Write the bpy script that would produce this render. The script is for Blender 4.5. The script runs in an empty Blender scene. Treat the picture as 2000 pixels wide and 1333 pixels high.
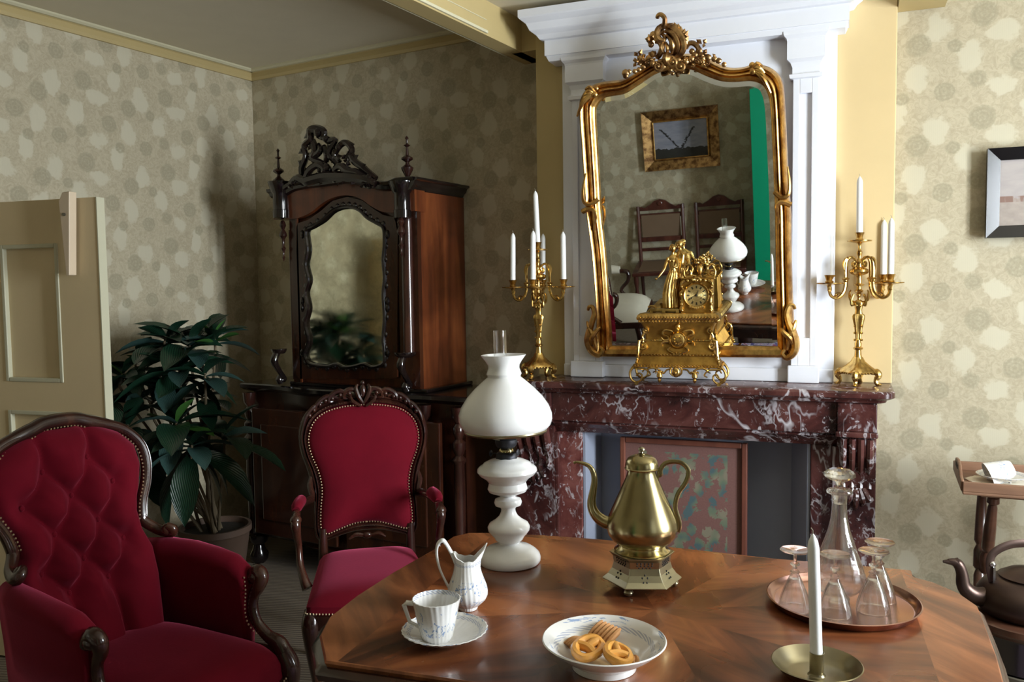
import bpy, bmesh, math, random
from mathutils import Vector, Matrix
random.seed(7)
S = bpy.context.scene
COL = S.collection
V3 = Vector
# ------------------------------------------------------------ camera
F = 1650.0; PITCH = math.radians(3.7); ROLL = 0.013; YAW = math.radians(29.8); ZC = 1.46
FW = V3((-math.sin(YAW)*math.cos(PITCH), math.cos(YAW)*math.cos(PITCH), -math.sin(PITCH)))
_r0 = V3((math.cos(YAW), math.sin(YAW), 0)); _u0 = _r0.cross(FW)
RT = _r0*math.cos(ROLL) - _u0*math.sin(ROLL); UP = RT.cross(FW)
CAMP = V3((0, 0, ZC))
cam = bpy.data.cameras.new('camera'); camo = bpy.data.objects.new('camera', cam); COL.objects.link(camo)
cam.lens = F/2000*36; cam.sensor_width = 36; cam.clip_start = 0.05
camo.matrix_world = Matrix(((RT.x, UP.x, -FW.x, 0), (RT.y, UP.y, -FW.y, 0), (RT.z, UP.z, -FW.z, ZC), (0, 0, 0, 1)))
S.camera = camo
def ray(x, y): return FW + RT*((x-1000)/F) - UP*((y-666.5)/F)
def at_z(x, y, z): d = ray(x, y); return CAMP + d*((z-ZC)/d.z)
def at_d(x, y, t): return CAMP + ray(x, y)*t
# ------------------------------------------------------------ light
S.view_settings.view_transform = 'Standard'; S.view_settings.look = 'None'
S.view_settings.gamma = 1; S.view_settings.use_curve_mapping = False
S.view_settings.exposure = 0.0
w = bpy.data.worlds.new('world'); S.world = w; w.use_nodes = True
bg = w.node_tree.nodes['Background']; bg.inputs[0].default_value = (0.75, 0.85, 1.0, 1); bg.inputs[1].default_value = 0.35
WX = 1.75                       # inner face of the window wall
def area(name, loc, rot, sx, sy, power, col):
    l = bpy.data.lights.new(name, 'AREA'); l.shape = 'RECTANGLE'; l.size = sx; l.size_y = sy
    l.energy = power; l.color = col
    o = bpy.data.objects.new(name, l); COL.objects.link(o); o.location = loc; o.rotation_euler = rot
    return o
area('window_daylight', (WX+0.26, 2.22, 1.55), (0, math.pi/2, 0), 1.5, 0.74, 262, (0.88, 0.95, 1.0))
area('window_daylight', (WX+0.26, 0.25, 1.55), (0, math.pi/2, 0), 1.6, 0.95, 5, (0.88, 0.95, 1.0))

# ------------------------------------------------------------ materials
MATS = {}
class NT:
    def __init__(s, name):
        s.m = bpy.data.materials.new(name); s.m.use_nodes = True; s.t = s.m.node_tree; s.n = s.t.nodes
        s.b = s.n['Principled BSDF']; s.out = s.n['Material Output']
    def add(s, ty, **k):
        n = s.n.new(ty)
        for a, v in k.items(): setattr(n, a, v)
        return n
    def link(s, a, b): s.t.links.new(a, b)
    def inp(s, node, idx, v):
        if hasattr(v, 'is_output'): s.link(v, node.inputs[idx])
        elif v is not None: node.inputs[idx].default_value = v
    def math(s, op, a, b=None, c=None, clamp=False):
        n = s.add('ShaderNodeMath', operation=op); n.use_clamp = clamp
        s.inp(n, 0, a); s.inp(n, 1, b); s.inp(n, 2, c); return n.outputs[0]
    def coord(s, kind='Object'): return s.add('ShaderNodeTexCoord').outputs[kind]
    def mapping(s, v, scale=(1, 1, 1), loc=(0, 0, 0), rot=(0, 0, 0)):
        n = s.add('ShaderNodeMapping'); s.link(v, n.inputs[0]); n.inputs['Scale'].default_value = scale
        n.inputs['Location'].default_value = loc; n.inputs['Rotation'].default_value = rot; return n.outputs[0]
    def noise(s, v, scale, detail=3, rough=0.5, dist=0.0):
        n = s.add('ShaderNodeTexNoise'); s.link(v, n.inputs['Vector']); n.inputs['Scale'].default_value = scale
        n.inputs['Detail'].default_value = detail; n.inputs['Roughness'].default_value = rough
        n.inputs['Distortion'].default_value = dist; return n.outputs[0]
    def ramp(s, f, stops):
        n = s.add('ShaderNodeValToRGB'); s.link(f, n.inputs[0]); e = n.color_ramp.elements
        while len(e) < len(stops): e.new(0.5)
        for i, (p, c) in enumerate(stops):
            e[i].position = p; e[i].color = (c if len(c) == 4 else (*c, 1))
        return n.outputs[0]
    def mix(s, f, a, b):
        n = s.add('ShaderNodeMix', data_type='RGBA'); s.inp(n, 0, f)
        for i, v in ((6, a), (7, b)):
            if hasattr(v, 'is_output'): s.link(v, n.inputs[i])
            else: n.inputs[i].default_value = (*v, 1)
        return n.outputs[2]
    def bump(s, h, strength=0.3, dist=0.01):
        n = s.add('ShaderNodeBump'); n.inputs['Strength'].default_value = strength; n.inputs['Distance'].default_value = dist
        s.link(h, n.inputs['Height']); s.link(n.outputs[0], s.b.inputs['Normal'])
    def set(s, **k):
        for a, v in k.items():
            s.inp(s.b, a.replace('_', ' '), (*v, 1) if isinstance(v, tuple) and len(v) == 3 and len(s.b.inputs[a.replace('_', ' ')].default_value) == 4 else v)
def simple(name, col, rough=0.5, metal=0.0, var=0.12, vscale=8, bump=0.0, bscale=60, **k):
    n = NT(name); c = n.coord(); f = n.noise(c, vscale, 4)
    n.link(n.mix(f, tuple(x*(1-var) for x in col), tuple(min(1, x*(1+var)) for x in col)), n.b.inputs['Base Color'])
    n.set(Roughness=rough, Metallic=metal, **k)
    if bump: n.bump(n.noise(c, bscale, 3), bump, 0.002)
    MATS[name] = n.m; return n
simple('white_paint', (0.80, 0.82, 0.88), 0.45, var=0.03)
simple('cream_ceiling', (0.66, 0.60, 0.46), 0.8, var=0.04)
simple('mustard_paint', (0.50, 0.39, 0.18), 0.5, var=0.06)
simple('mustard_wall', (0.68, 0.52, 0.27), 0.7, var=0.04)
simple('pale_bead', (0.62, 0.58, 0.40), 0.5, var=0.03)
simple('door_paint', (0.66, 0.53, 0.32), 0.5, var=0.05, bump=0.1, bscale=40)
simple('door_edge', (0.52, 0.50, 0.36), 0.5, var=0.05)
simple('peg_paint', (0.62, 0.50, 0.36), 0.5, var=0.05)
simple('black_gloss', (0.006, 0.005, 0.006), 0.22, var=0.3)
simple('iron', (0.03, 0.03, 0.035), 0.5, metal=0.6)
simple('soot_grey', (0.30, 0.33, 0.42), 0.6, var=0.08)
simple('dead_black', (0.012, 0.011, 0.012), 0.8)
simple('milk_glass', (0.87, 0.87, 0.86), 0.22, var=0.01, Subsurface_Weight=0.15, Subsurface_Radius=(0.02, 0.02, 0.02), Subsurface_Scale=0.5, Coat_Weight=0.5, Coat_Roughness=0.08)
simple('candle_wax', (0.85, 0.86, 0.85), 0.4, var=0.01, Subsurface_Weight=0.2, Subsurface_Radius=(0.01, 0.01, 0.01), Subsurface_Scale=0.5)
simple('wick', (0.35, 0.32, 0.25), 0.9)
simple('brass', (0.36, 0.30, 0.15), 0.24, metal=1.0, var=0.12, vscale=12, bump=0.05, bscale=30)
simple('brass_bright', (0.62, 0.52, 0.26), 0.17, metal=1.0, var=0.12, vscale=12)
simple('pale_brass', (0.48, 0.44, 0.30), 0.3, metal=1.0, var=0.15, vscale=12)
simple('old_brass', (0.33, 0.29, 0.19), 0.28, metal=1.0, var=0.2, vscale=20)
simple('copper', (0.52, 0.30, 0.25), 0.22, metal=1.0, var=0.2, vscale=15)
simple('dark_copper', (0.085, 0.055, 0.045), 0.38, metal=0.85, var=0.35, vscale=9)
simple('pewter', (0.20, 0.19, 0.16), 0.35, metal=0.9, var=0.2)
simple('nickel', (0.7, 0.7, 0.72), 0.2, metal=1.0)
simple('brass_nail', (0.75, 0.6, 0.38), 0.3, metal=0.9)
simple('pot_clay', (0.10, 0.06, 0.04), 0.7)
simple('soil', (0.02, 0.015, 0.01), 0.95, bump=0.6)
simple('stem_bark', (0.16, 0.12, 0.07), 0.8, bump=0.4)
simple('napkin', (0.75, 0.70, 0.58), 0.9, bump=0.5, bscale=300)
simple('cream_linen', (0.62, 0.58, 0.48), 0.9, bump=0.2, bscale=200)
simple('green_paint', (0.0, 0.34, 0.17), 0.4, var=0.05)
simple('cane', (0.20, 0.13, 0.08), 0.7)
simple('pretzel_glaze', (0.72, 0.33, 0.06), 0.25, var=0.35, vscale=40, Coat_Weight=0.4)
simple('shortbread', (0.55, 0.27, 0.10), 0.7, var=0.2, vscale=60, bump=0.4, bscale=150)
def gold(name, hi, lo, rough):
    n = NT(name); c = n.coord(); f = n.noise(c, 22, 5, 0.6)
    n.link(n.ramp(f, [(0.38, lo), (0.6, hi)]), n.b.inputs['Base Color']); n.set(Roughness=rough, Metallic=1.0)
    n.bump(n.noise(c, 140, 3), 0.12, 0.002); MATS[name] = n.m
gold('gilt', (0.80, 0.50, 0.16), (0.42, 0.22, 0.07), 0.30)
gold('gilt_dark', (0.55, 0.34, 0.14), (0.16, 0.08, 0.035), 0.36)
gold('ormolu', (0.78, 0.52, 0.17), (0.40, 0.24, 0.07), 0.27)
gold('ormolu_matt', (0.46, 0.26, 0.055), (0.30, 0.16, 0.035), 0.46)
# wood: long grain along one object axis
def wood(name, dark, mid, light, axis=2, rough=0.3, stretch=9, scale=7, coat=0.3, fig=0.6):
    n = NT(name); c = n.coord(); sc = [stretch]*3; sc[axis] = 1.0
    m = n.mapping(c, tuple(x*scale/10 for x in sc))
    f = n.noise(m, 1.6, 6, 0.6, 0.6); g = n.noise(n.mapping(c, (3, 3, 3)), 1.5, 3, 0.5, 1.0)
    h = n.math('ADD', n.math('MULTIPLY', f, 1-fig*0.5), n.math('MULTIPLY', g, fig*0.5))
    n.link(n.ramp(h, [(0.32, dark), (0.5, mid), (0.68, light)]), n.b.inputs['Base Color'])
    n.set(Roughness=rough, Coat_Weight=coat, Coat_Roughness=0.12)
    n.bump(f, 0.04, 0.002); MATS[name] = n.m
wood('mahogany', (0.030, 0.008, 0.004), (0.12, 0.030, 0.010), (0.24, 0.070, 0.020), 2, 0.28)
wood('mahogany_shaded', (0.014, 0.004, 0.003), (0.04, 0.011, 0.005), (0.075, 0.022, 0.008), 2, 0.25)  # mahogany copy darkened so its colour carries the shade on the cabinet front
wood('rosewood', (0.010, 0.004, 0.004), (0.032, 0.010, 0.007), (0.075, 0.026, 0.014), 2, 0.22, coat=0.5)
wood('ebonised', (0.004, 0.003, 0.003), (0.008, 0.005, 0.005), (0.02, 0.01, 0.008), 2, 0.16, coat=0.6)
wood('walnut_dark', (0.03, 0.012, 0.008), (0.07, 0.028, 0.016), (0.12, 0.05, 0.03), 0, 0.3)
wood('oak_tray', (0.13, 0.065, 0.038), (0.22, 0.115, 0.065), (0.32, 0.18, 0.11), 0, 0.5, coat=0.0)
wood('screen_wood', (0.10, 0.032, 0.022), (0.17, 0.055, 0.035), (0.24, 0.09, 0.055), 2, 0.4)
wood('cane_chair_wood', (0.04, 0.010, 0.008), (0.09, 0.025, 0.016), (0.16, 0.05, 0.03), 2, 0.35)
# velvet
def velvet(name, a, b):
    n = NT(name); c = n.coord(); f = n.noise(c, 7, 4); g = n.noise(c, 120, 2)
    n.link(n.mix(f, a, b), n.b.inputs['Base Color'])
    n.set(Roughness=0.9, Sheen_Weight=0.7, Sheen_Roughness=0.35, Sheen_Tint=(0.95, 0.16, 0.30), Specular_IOR_Level=0.15)
    n.bump(g, 0.12, 0.002); MATS[name] = n.m
velvet('red_velvet', (0.095, 0.0015, 0.008), (0.165, 0.003, 0.013))
# glass
n = NT('clear_glass'); n.set(Base_Color=(0.98, 0.99, 1.0), Roughness=0.02, Transmission_Weight=1.0, IOR=1.47); tr = n.add('ShaderNodeBsdfTransparent'); mx = n.add('ShaderNodeMixShader'); mx.inputs[0].default_value = 0.74; n.link(tr.outputs[0], mx.inputs[1]); n.link(n.b.outputs[0], mx.inputs[2]); n.link(mx.outputs[0], n.out.inputs[0]); MATS['clear_glass'] = n.m
n = NT('window_pane'); tr = n.add('ShaderNodeBsdfTransparent'); gl = n.add('ShaderNodeBsdfGlossy'); gl.inputs['Roughness'].default_value = 0.02
mx = n.add('ShaderNodeMixShader'); mx.inputs[0].default_value = 0.06; n.link(tr.outputs[0], mx.inputs[1]); n.link(gl.outputs[0], mx.inputs[2]); n.link(mx.outputs[0], n.out.inputs[0]); MATS['window_pane'] = n.m
n = NT('mirror_glass'); n.set(Base_Color=(0.80, 0.83, 0.82), Metallic=1.0, Roughness=0.01); MATS['mirror_glass'] = n.m
n = NT('foxed_mirror'); c = n.coord(); f = n.noise(c, 9, 5, 0.7)
n.link(n.ramp(f, [(0.3, (0.50, 0.51, 0.40)), (0.6, (0.88, 0.89, 0.74))]), n.b.inputs['Base Color'])
n.link(n.ramp(f, [(0.35, (0.16, 0.16, 0.16)), (0.6, (0.06, 0.06, 0.06))]), n.b.inputs['Roughness']); n.set(Metallic=1.0); MATS['foxed_mirror'] = n.m
# leaves
for nm, a, b in (('leaf_dark', (0.006, 0.022, 0.014), (0.012, 0.045, 0.022)), ('leaf_green', (0.035, 0.11, 0.022), (0.07, 0.20, 0.04)), ('leaf_blue', (0.02, 0.05, 0.045), (0.04, 0.085, 0.075))):
    n = NT(nm); c = n.coord('UV'); wv = n.add('ShaderNodeTexWave'); wv.inputs['Scale'].default_value = 4.0; wv.inputs['Distortion'].default_value = 0.6
    n.link(n.mapping(c, (1, 2, 1), rot=(0, 0, 0.5)), wv.inputs[0]); n.link(n.mix(wv.outputs['Fac'], a, b), n.b.inputs['Base Color'])
    n.set(Roughness=0.3); n.bump(wv.outputs['Fac'], 0.25, 0.004); MATS[nm] = n.m
# wallpaper: half-drop repeat of round flower medallions, pale leaves, trailing stems
def wallpaper(name, au, av, off=0.0):
    n = NT(name); sep = n.add('ShaderNodeSeparateXYZ'); n.link(n.coord(), sep.inputs[0])
    u = n.math('ADD', sep.outputs[au], off); v = sep.outputs[av]
    PU, PV = 0.46, 0.385
    def cell(x, p, o):
        return n.math('MULTIPLY', n.math('SUBTRACT', n.math('FRACT', n.math('ADD', n.math('DIVIDE', x, p), o)), 0.5), p)
    nz = n.noise(n.coord(), 55, 3, 0.6); wob = n.math('MULTIPLY', n.math('SUBTRACT', nz, 0.5), 0.018); nz2 = n.noise(n.coord(), 22, 3, 0.55); wob2 = n.math('MULTIPLY', n.math('SUBTRACT', nz2, 0.5), 0.07)
    def dist(ou, ov, su=1.0, sv=1.0, wb=None):
        du = n.math('MULTIPLY', cell(u, PU, ou), su); dv = n.math('MULTIPLY', cell(v, PV, ov), sv)
        return n.math('ADD', n.math('SQRT', n.math('ADD', n.math('MULTIPLY', du, du), n.math('MULTIPLY', dv, dv))), wb or wob)
    def spot(ou, ov, r, soft=0.006, su=1, sv=1, wb=None):
        d = dist(ou, ov, su, sv, wb); mr = n.add('ShaderNodeMapRange'); mr.interpolation_type = 'SMOOTHSTEP'
        n.link(d, mr.inputs[0]); mr.inputs[1].default_value = r-soft; mr.inputs[2].default_value = r+soft
        mr.inputs[3].default_value = 1; mr.inputs[4].default_value = 0; return mr.outputs[0], d
    base = n.mix(n.ramp(n.noise(n.coord(), 34, 6, 0.72, 1.6), [(0.40, (0, 0, 0)), (0.60, (1, 1, 1))]), (0.47, 0.40, 0.27), (0.57, 0.505, 0.355))
    pale = None
    for ou, ov, r, su, sv in ((.08, .20, .042, 1, .8), (.38, .02, .040, 1.2, .7), (.60, .28, .042, .8, 1.1), (.84, .50, .042, 1, .8), (.24, .66, .043, 1.1, .75), (.60, .80, .034, .8, 1)):
        s_, _ = spot(ou, ov, r, 0.007, su, sv, wob2); pale = s_ if pale is None else n.math('MAXIMUM', pale, s_)
    # fine woven stripe inside the pale patches
    wv = n.math('ADD', n.math('MULTIPLY', n.math('SINE', n.math('MULTIPLY', u, 900)), 0.05), 0.95)
    col = n.mix(n.math('MULTIPLY', pale, wv), base, (0.635, 0.585, 0.435))
    med = None; ring = None
    for ou, ov, r in ((.22, .34, .043), (.74, .10, .045), (.46, .58, .041), (.02, .82, .036), (.95, .38, .026), (.34, .86, .026), (.78, .72, .030)):
        s_, d = spot(ou, ov, r, 0.004); med = s_ if med is None else n.math('MAXIMUM', med, s_)
        rg = n.math('MULTIPLY', s_, n.math('ADD', n.math('MULTIPLY', n.math('SINE', n.math('MULTIPLY', d, 430)), 0.5), 0.5))
        ring = rg if ring is None else n.math('MAXIMUM', ring, rg)
    pet = n.noise(n.coord(), 130, 3, 0.7)
    col = n.mix(n.math('MULTIPLY', med, n.ramp(pet, [(0.35, (0.25,)*3), (0.62, (0.95,)*3)])), col, (0.41, 0.365, 0.245))
    col = n.mix(n.math('MULTIPLY', ring, 0.30), col, (0.33, 0.295, 0.20))
    col = n.mix(0.13, col, (0.0, 0.0, 0.0))
    n.link(col, n.b.inputs['Base Color']); n.set(Roughness=0.75); n.bump(pet, 0.05, 0.001); MATS[name] = n.m
wallpaper('wallpaper_x', 0, 2); wallpaper('wallpaper_y', 1, 2, 0.11)
# marble: liver red with white veins, flecks and dark clouds
def marble(name, k=1.0):
    n = NT(name); c = n.coord(); base = n.ramp(n.noise(c, 5, 7, 0.65, 0.8), [(0.35, (0.035*k, 0.012*k, 0.012*k)), (0.5, (0.11*k, 0.032*k, 0.028*k)), (0.66, (0.19*k, 0.07*k, 0.06*k))])
    def vein(scale, w, seed, rot, stretch):
        m = n.mapping(c, stretch, (seed, seed*2, seed), rot); f = n.noise(m, scale, 4, 0.55, 0.4)
        a = n.math('ABSOLUTE', n.math('SUBTRACT', f, 0.5)); mr = n.add('ShaderNodeMapRange'); n.link(a, mr.inputs[0])
        mr.inputs[1].default_value = 0; mr.inputs[2].default_value = w; mr.inputs[3].default_value = 1; mr.inputs[4].default_value = 0; return mr.outputs[0]
    gate = n.ramp(n.noise(c, 4.0, 2), [(0.47, (0, 0, 0)), (0.60, (1, 1, 1))])
    v1 = n.math('MULTIPLY', vein(2.6, 0.012, 3.1, (0.3, 0.5, 0.6), (1, 1, 0.6)), gate)
    v2 = n.math('MULTIPLY', vein(7.0, 0.016, 8.7, (0.1, 1.0, 0.2), (1, 1, 0.5)), n.ramp(n.noise(c, 6.0, 2), [(0.48, (0, 0, 0)), (0.6, (0.8,)*3)]))
    fl = n.ramp(n.noise(n.mapping(c, (1, 1, 0.7)), 30, 6, 0.75, 0.8), [(0.575, (0, 0, 0)), (0.64, (0.8,)*3)])
    vv = n.math('MAXIMUM', n.math('MAXIMUM', v1, v2), fl)
    n.link(n.mix(vv, base, (0.52*max(k, 1), 0.49*max(k, 1), 0.52*max(k, 1))), n.b.inputs['Base Color']); n.set(Roughness=0.26, Coat_Weight=0.1, Coat_Roughness=0.08); MATS[name] = n.m
marble('red_marble', 0.62); marble('red_marble_pale', 1.3)
# rush matting
n = NT('rush_matting'); c = n.coord(); wv = n.add('ShaderNodeTexWave'); wv.inputs['Scale'].default_value = 16; wv.inputs['Distortion'].default_value = 0.8; wv.inputs['Detail'].default_value = 2
n.link(n.mapping(c, (1, 1, 1), rot=(0, 0, 1.2)), wv.inputs[0])
n.link(n.mix(wv.outputs['Fac'], (0.12, 0.09, 0.065), (0.22, 0.175, 0.125)), n.b.inputs['Base Color']); n.set(Roughness=0.9); n.bump(wv.outputs['Fac'], 0.5, 0.004); MATS['rush_matting'] = n.m
# rug
n = NT('rug_pile'); c = n.coord(); f = n.noise(c, 14, 3, 0.7, 2.0)
n.link(n.ramp(f, [(0.4, (0.20, 0.03, 0.07)), (0.5, (0.35, 0.30, 0.35)), (0.6, (0.06, 0.05, 0.16))]), n.b.inputs['Base Color']); n.set(Roughness=0.95); MATS['rug_pile'] = n.m
# table veneer: eight matched sectors, cross-banded border
def veneer():
    n = NT('walnut_veneer'); c = n.coord(); sep = n.add('ShaderNodeSeparateXYZ'); n.link(c, sep.inputs[0])
    x, y = sep.outputs[0], sep.outputs[1]
    th = n.math('ARCTAN2', y, x); sec = n.math('FLOOR', n.math('DIVIDE', n.math('ADD', th, math.pi/8), math.pi/4))
    tm = n.math('ADD', n.math('MULTIPLY', sec, math.pi/4), 0.0)
    cs, sn = n.math('COSINE', tm), n.math('SINE', tm)
    a = n.math('ADD', n.math('MULTIPLY', x, cs), n.math('MULTIPLY', y, sn))
    b = n.math('ABSOLUTE', n.math('SUBTRACT', n.math('MULTIPLY', y, cs), n.math('MULTIPLY', x, sn)))
    brd = n.math('MAXIMUM', n.math('GREATER_THAN', n.math('ABSOLUTE', x), 0.50), n.math('GREATER_THAN', n.math('ABSOLUTE', y), 0.405))
    cmb = n.add('ShaderNodeCombineXYZ'); n.link(n.math('MULTIPLY', a, 1.6), cmb.inputs[0]); n.link(n.math('MULTIPLY', n.math('ADD', b, n.math('MULTIPLY', a, 0.25)), 11), cmb.inputs[1]); n.link(n.math('MULTIPLY', sec, 0.7), cmb.inputs[2])
    cmb2 = n.add('ShaderNodeCombineXYZ'); n.link(n.math('MULTIPLY', n.math('ADD', x, n.math('MULTIPLY', y, 0.8)), 9), cmb2.inputs[0]); n.link(n.math('MULTIPLY', n.math('SUBTRACT', y, x), 1.6), cmb2.inputs[1])
    fA = n.noise(cmb.outputs[0], 0.8, 5, 0.6, 0.5); fB = n.noise(cmb2.outputs[0], 1.2, 5, 0.6, 0.5)
    cloud = n.noise(c, 5, 3)
    A = n.ramp(n.math('ADD', n.math('MULTIPLY', fA, 0.75), n.math('MULTIPLY', cloud, 0.25)), [(0.38, (0.045, 0.012, 0.005)), (0.5, (0.16, 0.047, 0.016)), (0.62, (0.30, 0.10, 0.034))])
    B = n.ramp(fB, [(0.35, (0.10, 0.030, 0.011)), (0.5, (0.20, 0.065, 0.023)), (0.65, (0.34, 0.12, 0.043))])
    n.link(n.mix(brd, A, B), n.b.inputs['Base Color'])
    rz = n.noise(c, 3, 3); n.link(n.ramp(rz, [(0.35, (0.22,)*3), (0.65, (0.34,)*3)]), n.b.inputs['Roughness'])
    n.set(Coat_Weight=0.35, Coat_Roughness=0.12, Specular_IOR_Level=0.4); MATS['walnut_veneer'] = n.m
veneer()
# porcelain with blue rim line and sprigs (UV: u around, v along the profile)
def porcelain(name, band, sprig, su=3.0, k=1.0, tw=1.0):
    n = NT(name); sep = n.add('ShaderNodeSeparateXYZ'); n.link(n.coord('UV'), sep.inputs[0]); u, v = sep.outputs[0], sep.outputs[1]
    def rng(x, a, b):
        return n.math('MULTIPLY', n.math('GREATER_THAN', x, a), n.math('LESS_THAN', x, b))
    bw = n.math('GREATER_THAN', n.math('SINE', n.math('ADD', n.math('MULTIPLY', u, 2*math.pi*34), n.math('MULTIPLY', v, 260))), -0.25)
    bd = n.math('MULTIPLY', rng(v, *band), bw)
    cmb = n.add('ShaderNodeCombineXYZ'); n.link(n.math('MULTIPLY', u, 9*su), cmb.inputs[0]); n.link(n.math('MULTIPLY', v, 14), cmb.inputs[1])
    f = n.noise(cmb.outputs[0], 1.5, 4, 0.65, 0.6); g = n.noise(cmb.outputs[0], 0.45, 1)
    sp = n.math('MULTIPLY', n.math('MULTIPLY', n.math('GREATER_THAN', f, 0.55), n.math('GREATER_THAN', g, 0.49)), rng(v, *sprig))
    col = n.mix(n.math('MULTIPLY', bd, 0.6), (0.80*k, 0.79*k, 0.77*k), (0.22, 0.28, 0.45)); col = n.mix(n.math('MULTIPLY', sp, 0.8), col, (0.13, 0.25, 0.50))
    n.link(col, n.b.inputs['Base Color']); n.set(Roughness=0.15, Coat_Weight=0.5); MATS[name] = n.m
porcelain('cup_china', (0.52, 0.56), (0.20, 0.44)); porcelain('saucer_china', (0.50, 0.555), (0.28, 0.47), 2.0)
porcelain('bowl_china', (0.525, 0.575), (0.42, 0.50), 1.2); porcelain('jug_china', (0.80, 0.84), (0.25, 0.62)); porcelain('plain_china', (2, 3), (2, 3))
# embroidery
n = NT('embroidery'); c = n.coord(); sep = n.add('ShaderNodeSeparateXYZ'); n.link(c, sep.inputs[0])
vo = n.add('ShaderNodeTexVoronoi'); n.link(n.mapping(c, (1, 1, 0.8)), vo.inputs['Vector']); vo.inputs['Scale'].default_value = 25
f = n.noise(c, 30, 4, 0.7, 1.5); m1 = n.math('LESS_THAN', n.math('ADD', vo.outputs['Distance'], n.math('MULTIPLY', n.math('SUBTRACT', f, 0.5), 1.3)), 0.52)
reg = n.math('MULTIPLY', n.math('LESS_THAN', n.math('ABSOLUTE', sep.outputs[0]), 0.185), n.math('LESS_THAN', sep.outputs[2], 0.755))
tint = n.ramp(n.noise(c, 13, 1), [(0.38, (0.07, 0.12, 0.13)), (0.5, (0.13, 0.17, 0.11)), (0.62, (0.22, 0.20, 0.14))])
ground = n.mix(n.noise(c, 160, 1), (0.155, 0.070, 0.060), (0.215, 0.105, 0.09))
n.link(n.mix(n.math('MULTIPLY', m1, reg), ground, tint), n.b.inputs['Base Color']); n.set(Roughness=0.85); MATS['embroidery'] = n.m
def painting(name, sky1, sky2, land, hz, tree=False):
    n = NT(name); uv = n.coord('UV'); sep = n.add('ShaderNodeSeparateXYZ'); n.link(uv, sep.inputs[0])
    sky = n.mix(n.noise(n.mapping(uv, (2, 5, 1)), 1.8, 5, 0.6, 0.5), sky1, sky2)
    edge = n.math('ADD', hz, n.math('MULTIPLY', n.math('SUBTRACT', n.noise(n.mapping(uv, (6, 1, 1)), 1.5, 4), 0.5), 0.22))
    lm = n.math('LESS_THAN', sep.outputs[1], edge); col = n.mix(lm, sky, n.mix(n.noise(uv, 9, 4), tuple(x*0.5 for x in land), land))
    if tree:
        for sx, ox in ((0.9, 0.50), (-1.3, 0.52)):
            d = n.math('ABSOLUTE', n.math('SUBTRACT', n.math('ADD', sep.outputs[0], n.math('MULTIPLY', n.math('SUBTRACT', sep.outputs[1], 0.25), sx*0.5)), ox))
            d = n.math('ADD', d, n.math('MULTIPLY', n.math('SUBTRACT', n.noise(uv, 26, 2), 0.5), 0.12))
            t_ = n.math('MULTIPLY', n.math('LESS_THAN', d, 0.018), n.math('LESS_THAN', sep.outputs[1], 0.78)); col = n.mix(t_, col, (0.02, 0.02, 0.02))
    else:
        st = n.math('MULTIPLY', n.math('GREATER_THAN', sep.outputs[1], 0.36), n.math('LESS_THAN', sep.outputs[1], 0.45))
        col = n.mix(n.math('MULTIPLY', st, n.ramp(n.noise(n.mapping(uv, (5, 1, 1)), 2, 3), [(0.4, (0,)*3), (0.5, (1,)*3)])), col, (0.22, 0.13, 0.10))
    n.link(col, n.b.inputs['Base Color']); n.set(Roughness=0.5); MATS[name] = n.m
painting('beach_picture', (0.30, 0.27, 0.27), (0.47, 0.42, 0.39), (0.45, 0.38, 0.33), 0.42)
painting('tree_picture', (0.13, 0.15, 0.22), (0.40, 0.40, 0.46), (0.03, 0.03, 0.025), 0.27, True)
n = NT('dial'); c = n.coord('UV'); sep = n.add('ShaderNodeSeparateXYZ'); n.link(c, sep.inputs[0])
r = sep.outputs[1]; q = n.math('MULTIPLY', n.math('GREATER_THAN', n.math('COSINE', n.math('MULTIPLY', sep.outputs[0], 2*math.pi*12)), 0.45), n.math('MULTIPLY', n.math('GREATER_THAN', r, 0.62), n.math('LESS_THAN', r, 0.86)))
n.link(n.mix(q, (0.40, 0.29, 0.11), (0.05, 0.04, 0.02)), n.b.inputs['Base Color']); n.set(Metallic=0.8, Roughness=0.4)
n.bump(n.math('SINE', n.math('MULTIPLY', r, 60)), 0.4, 0.002); MATS['dial'] = n.m

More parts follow.
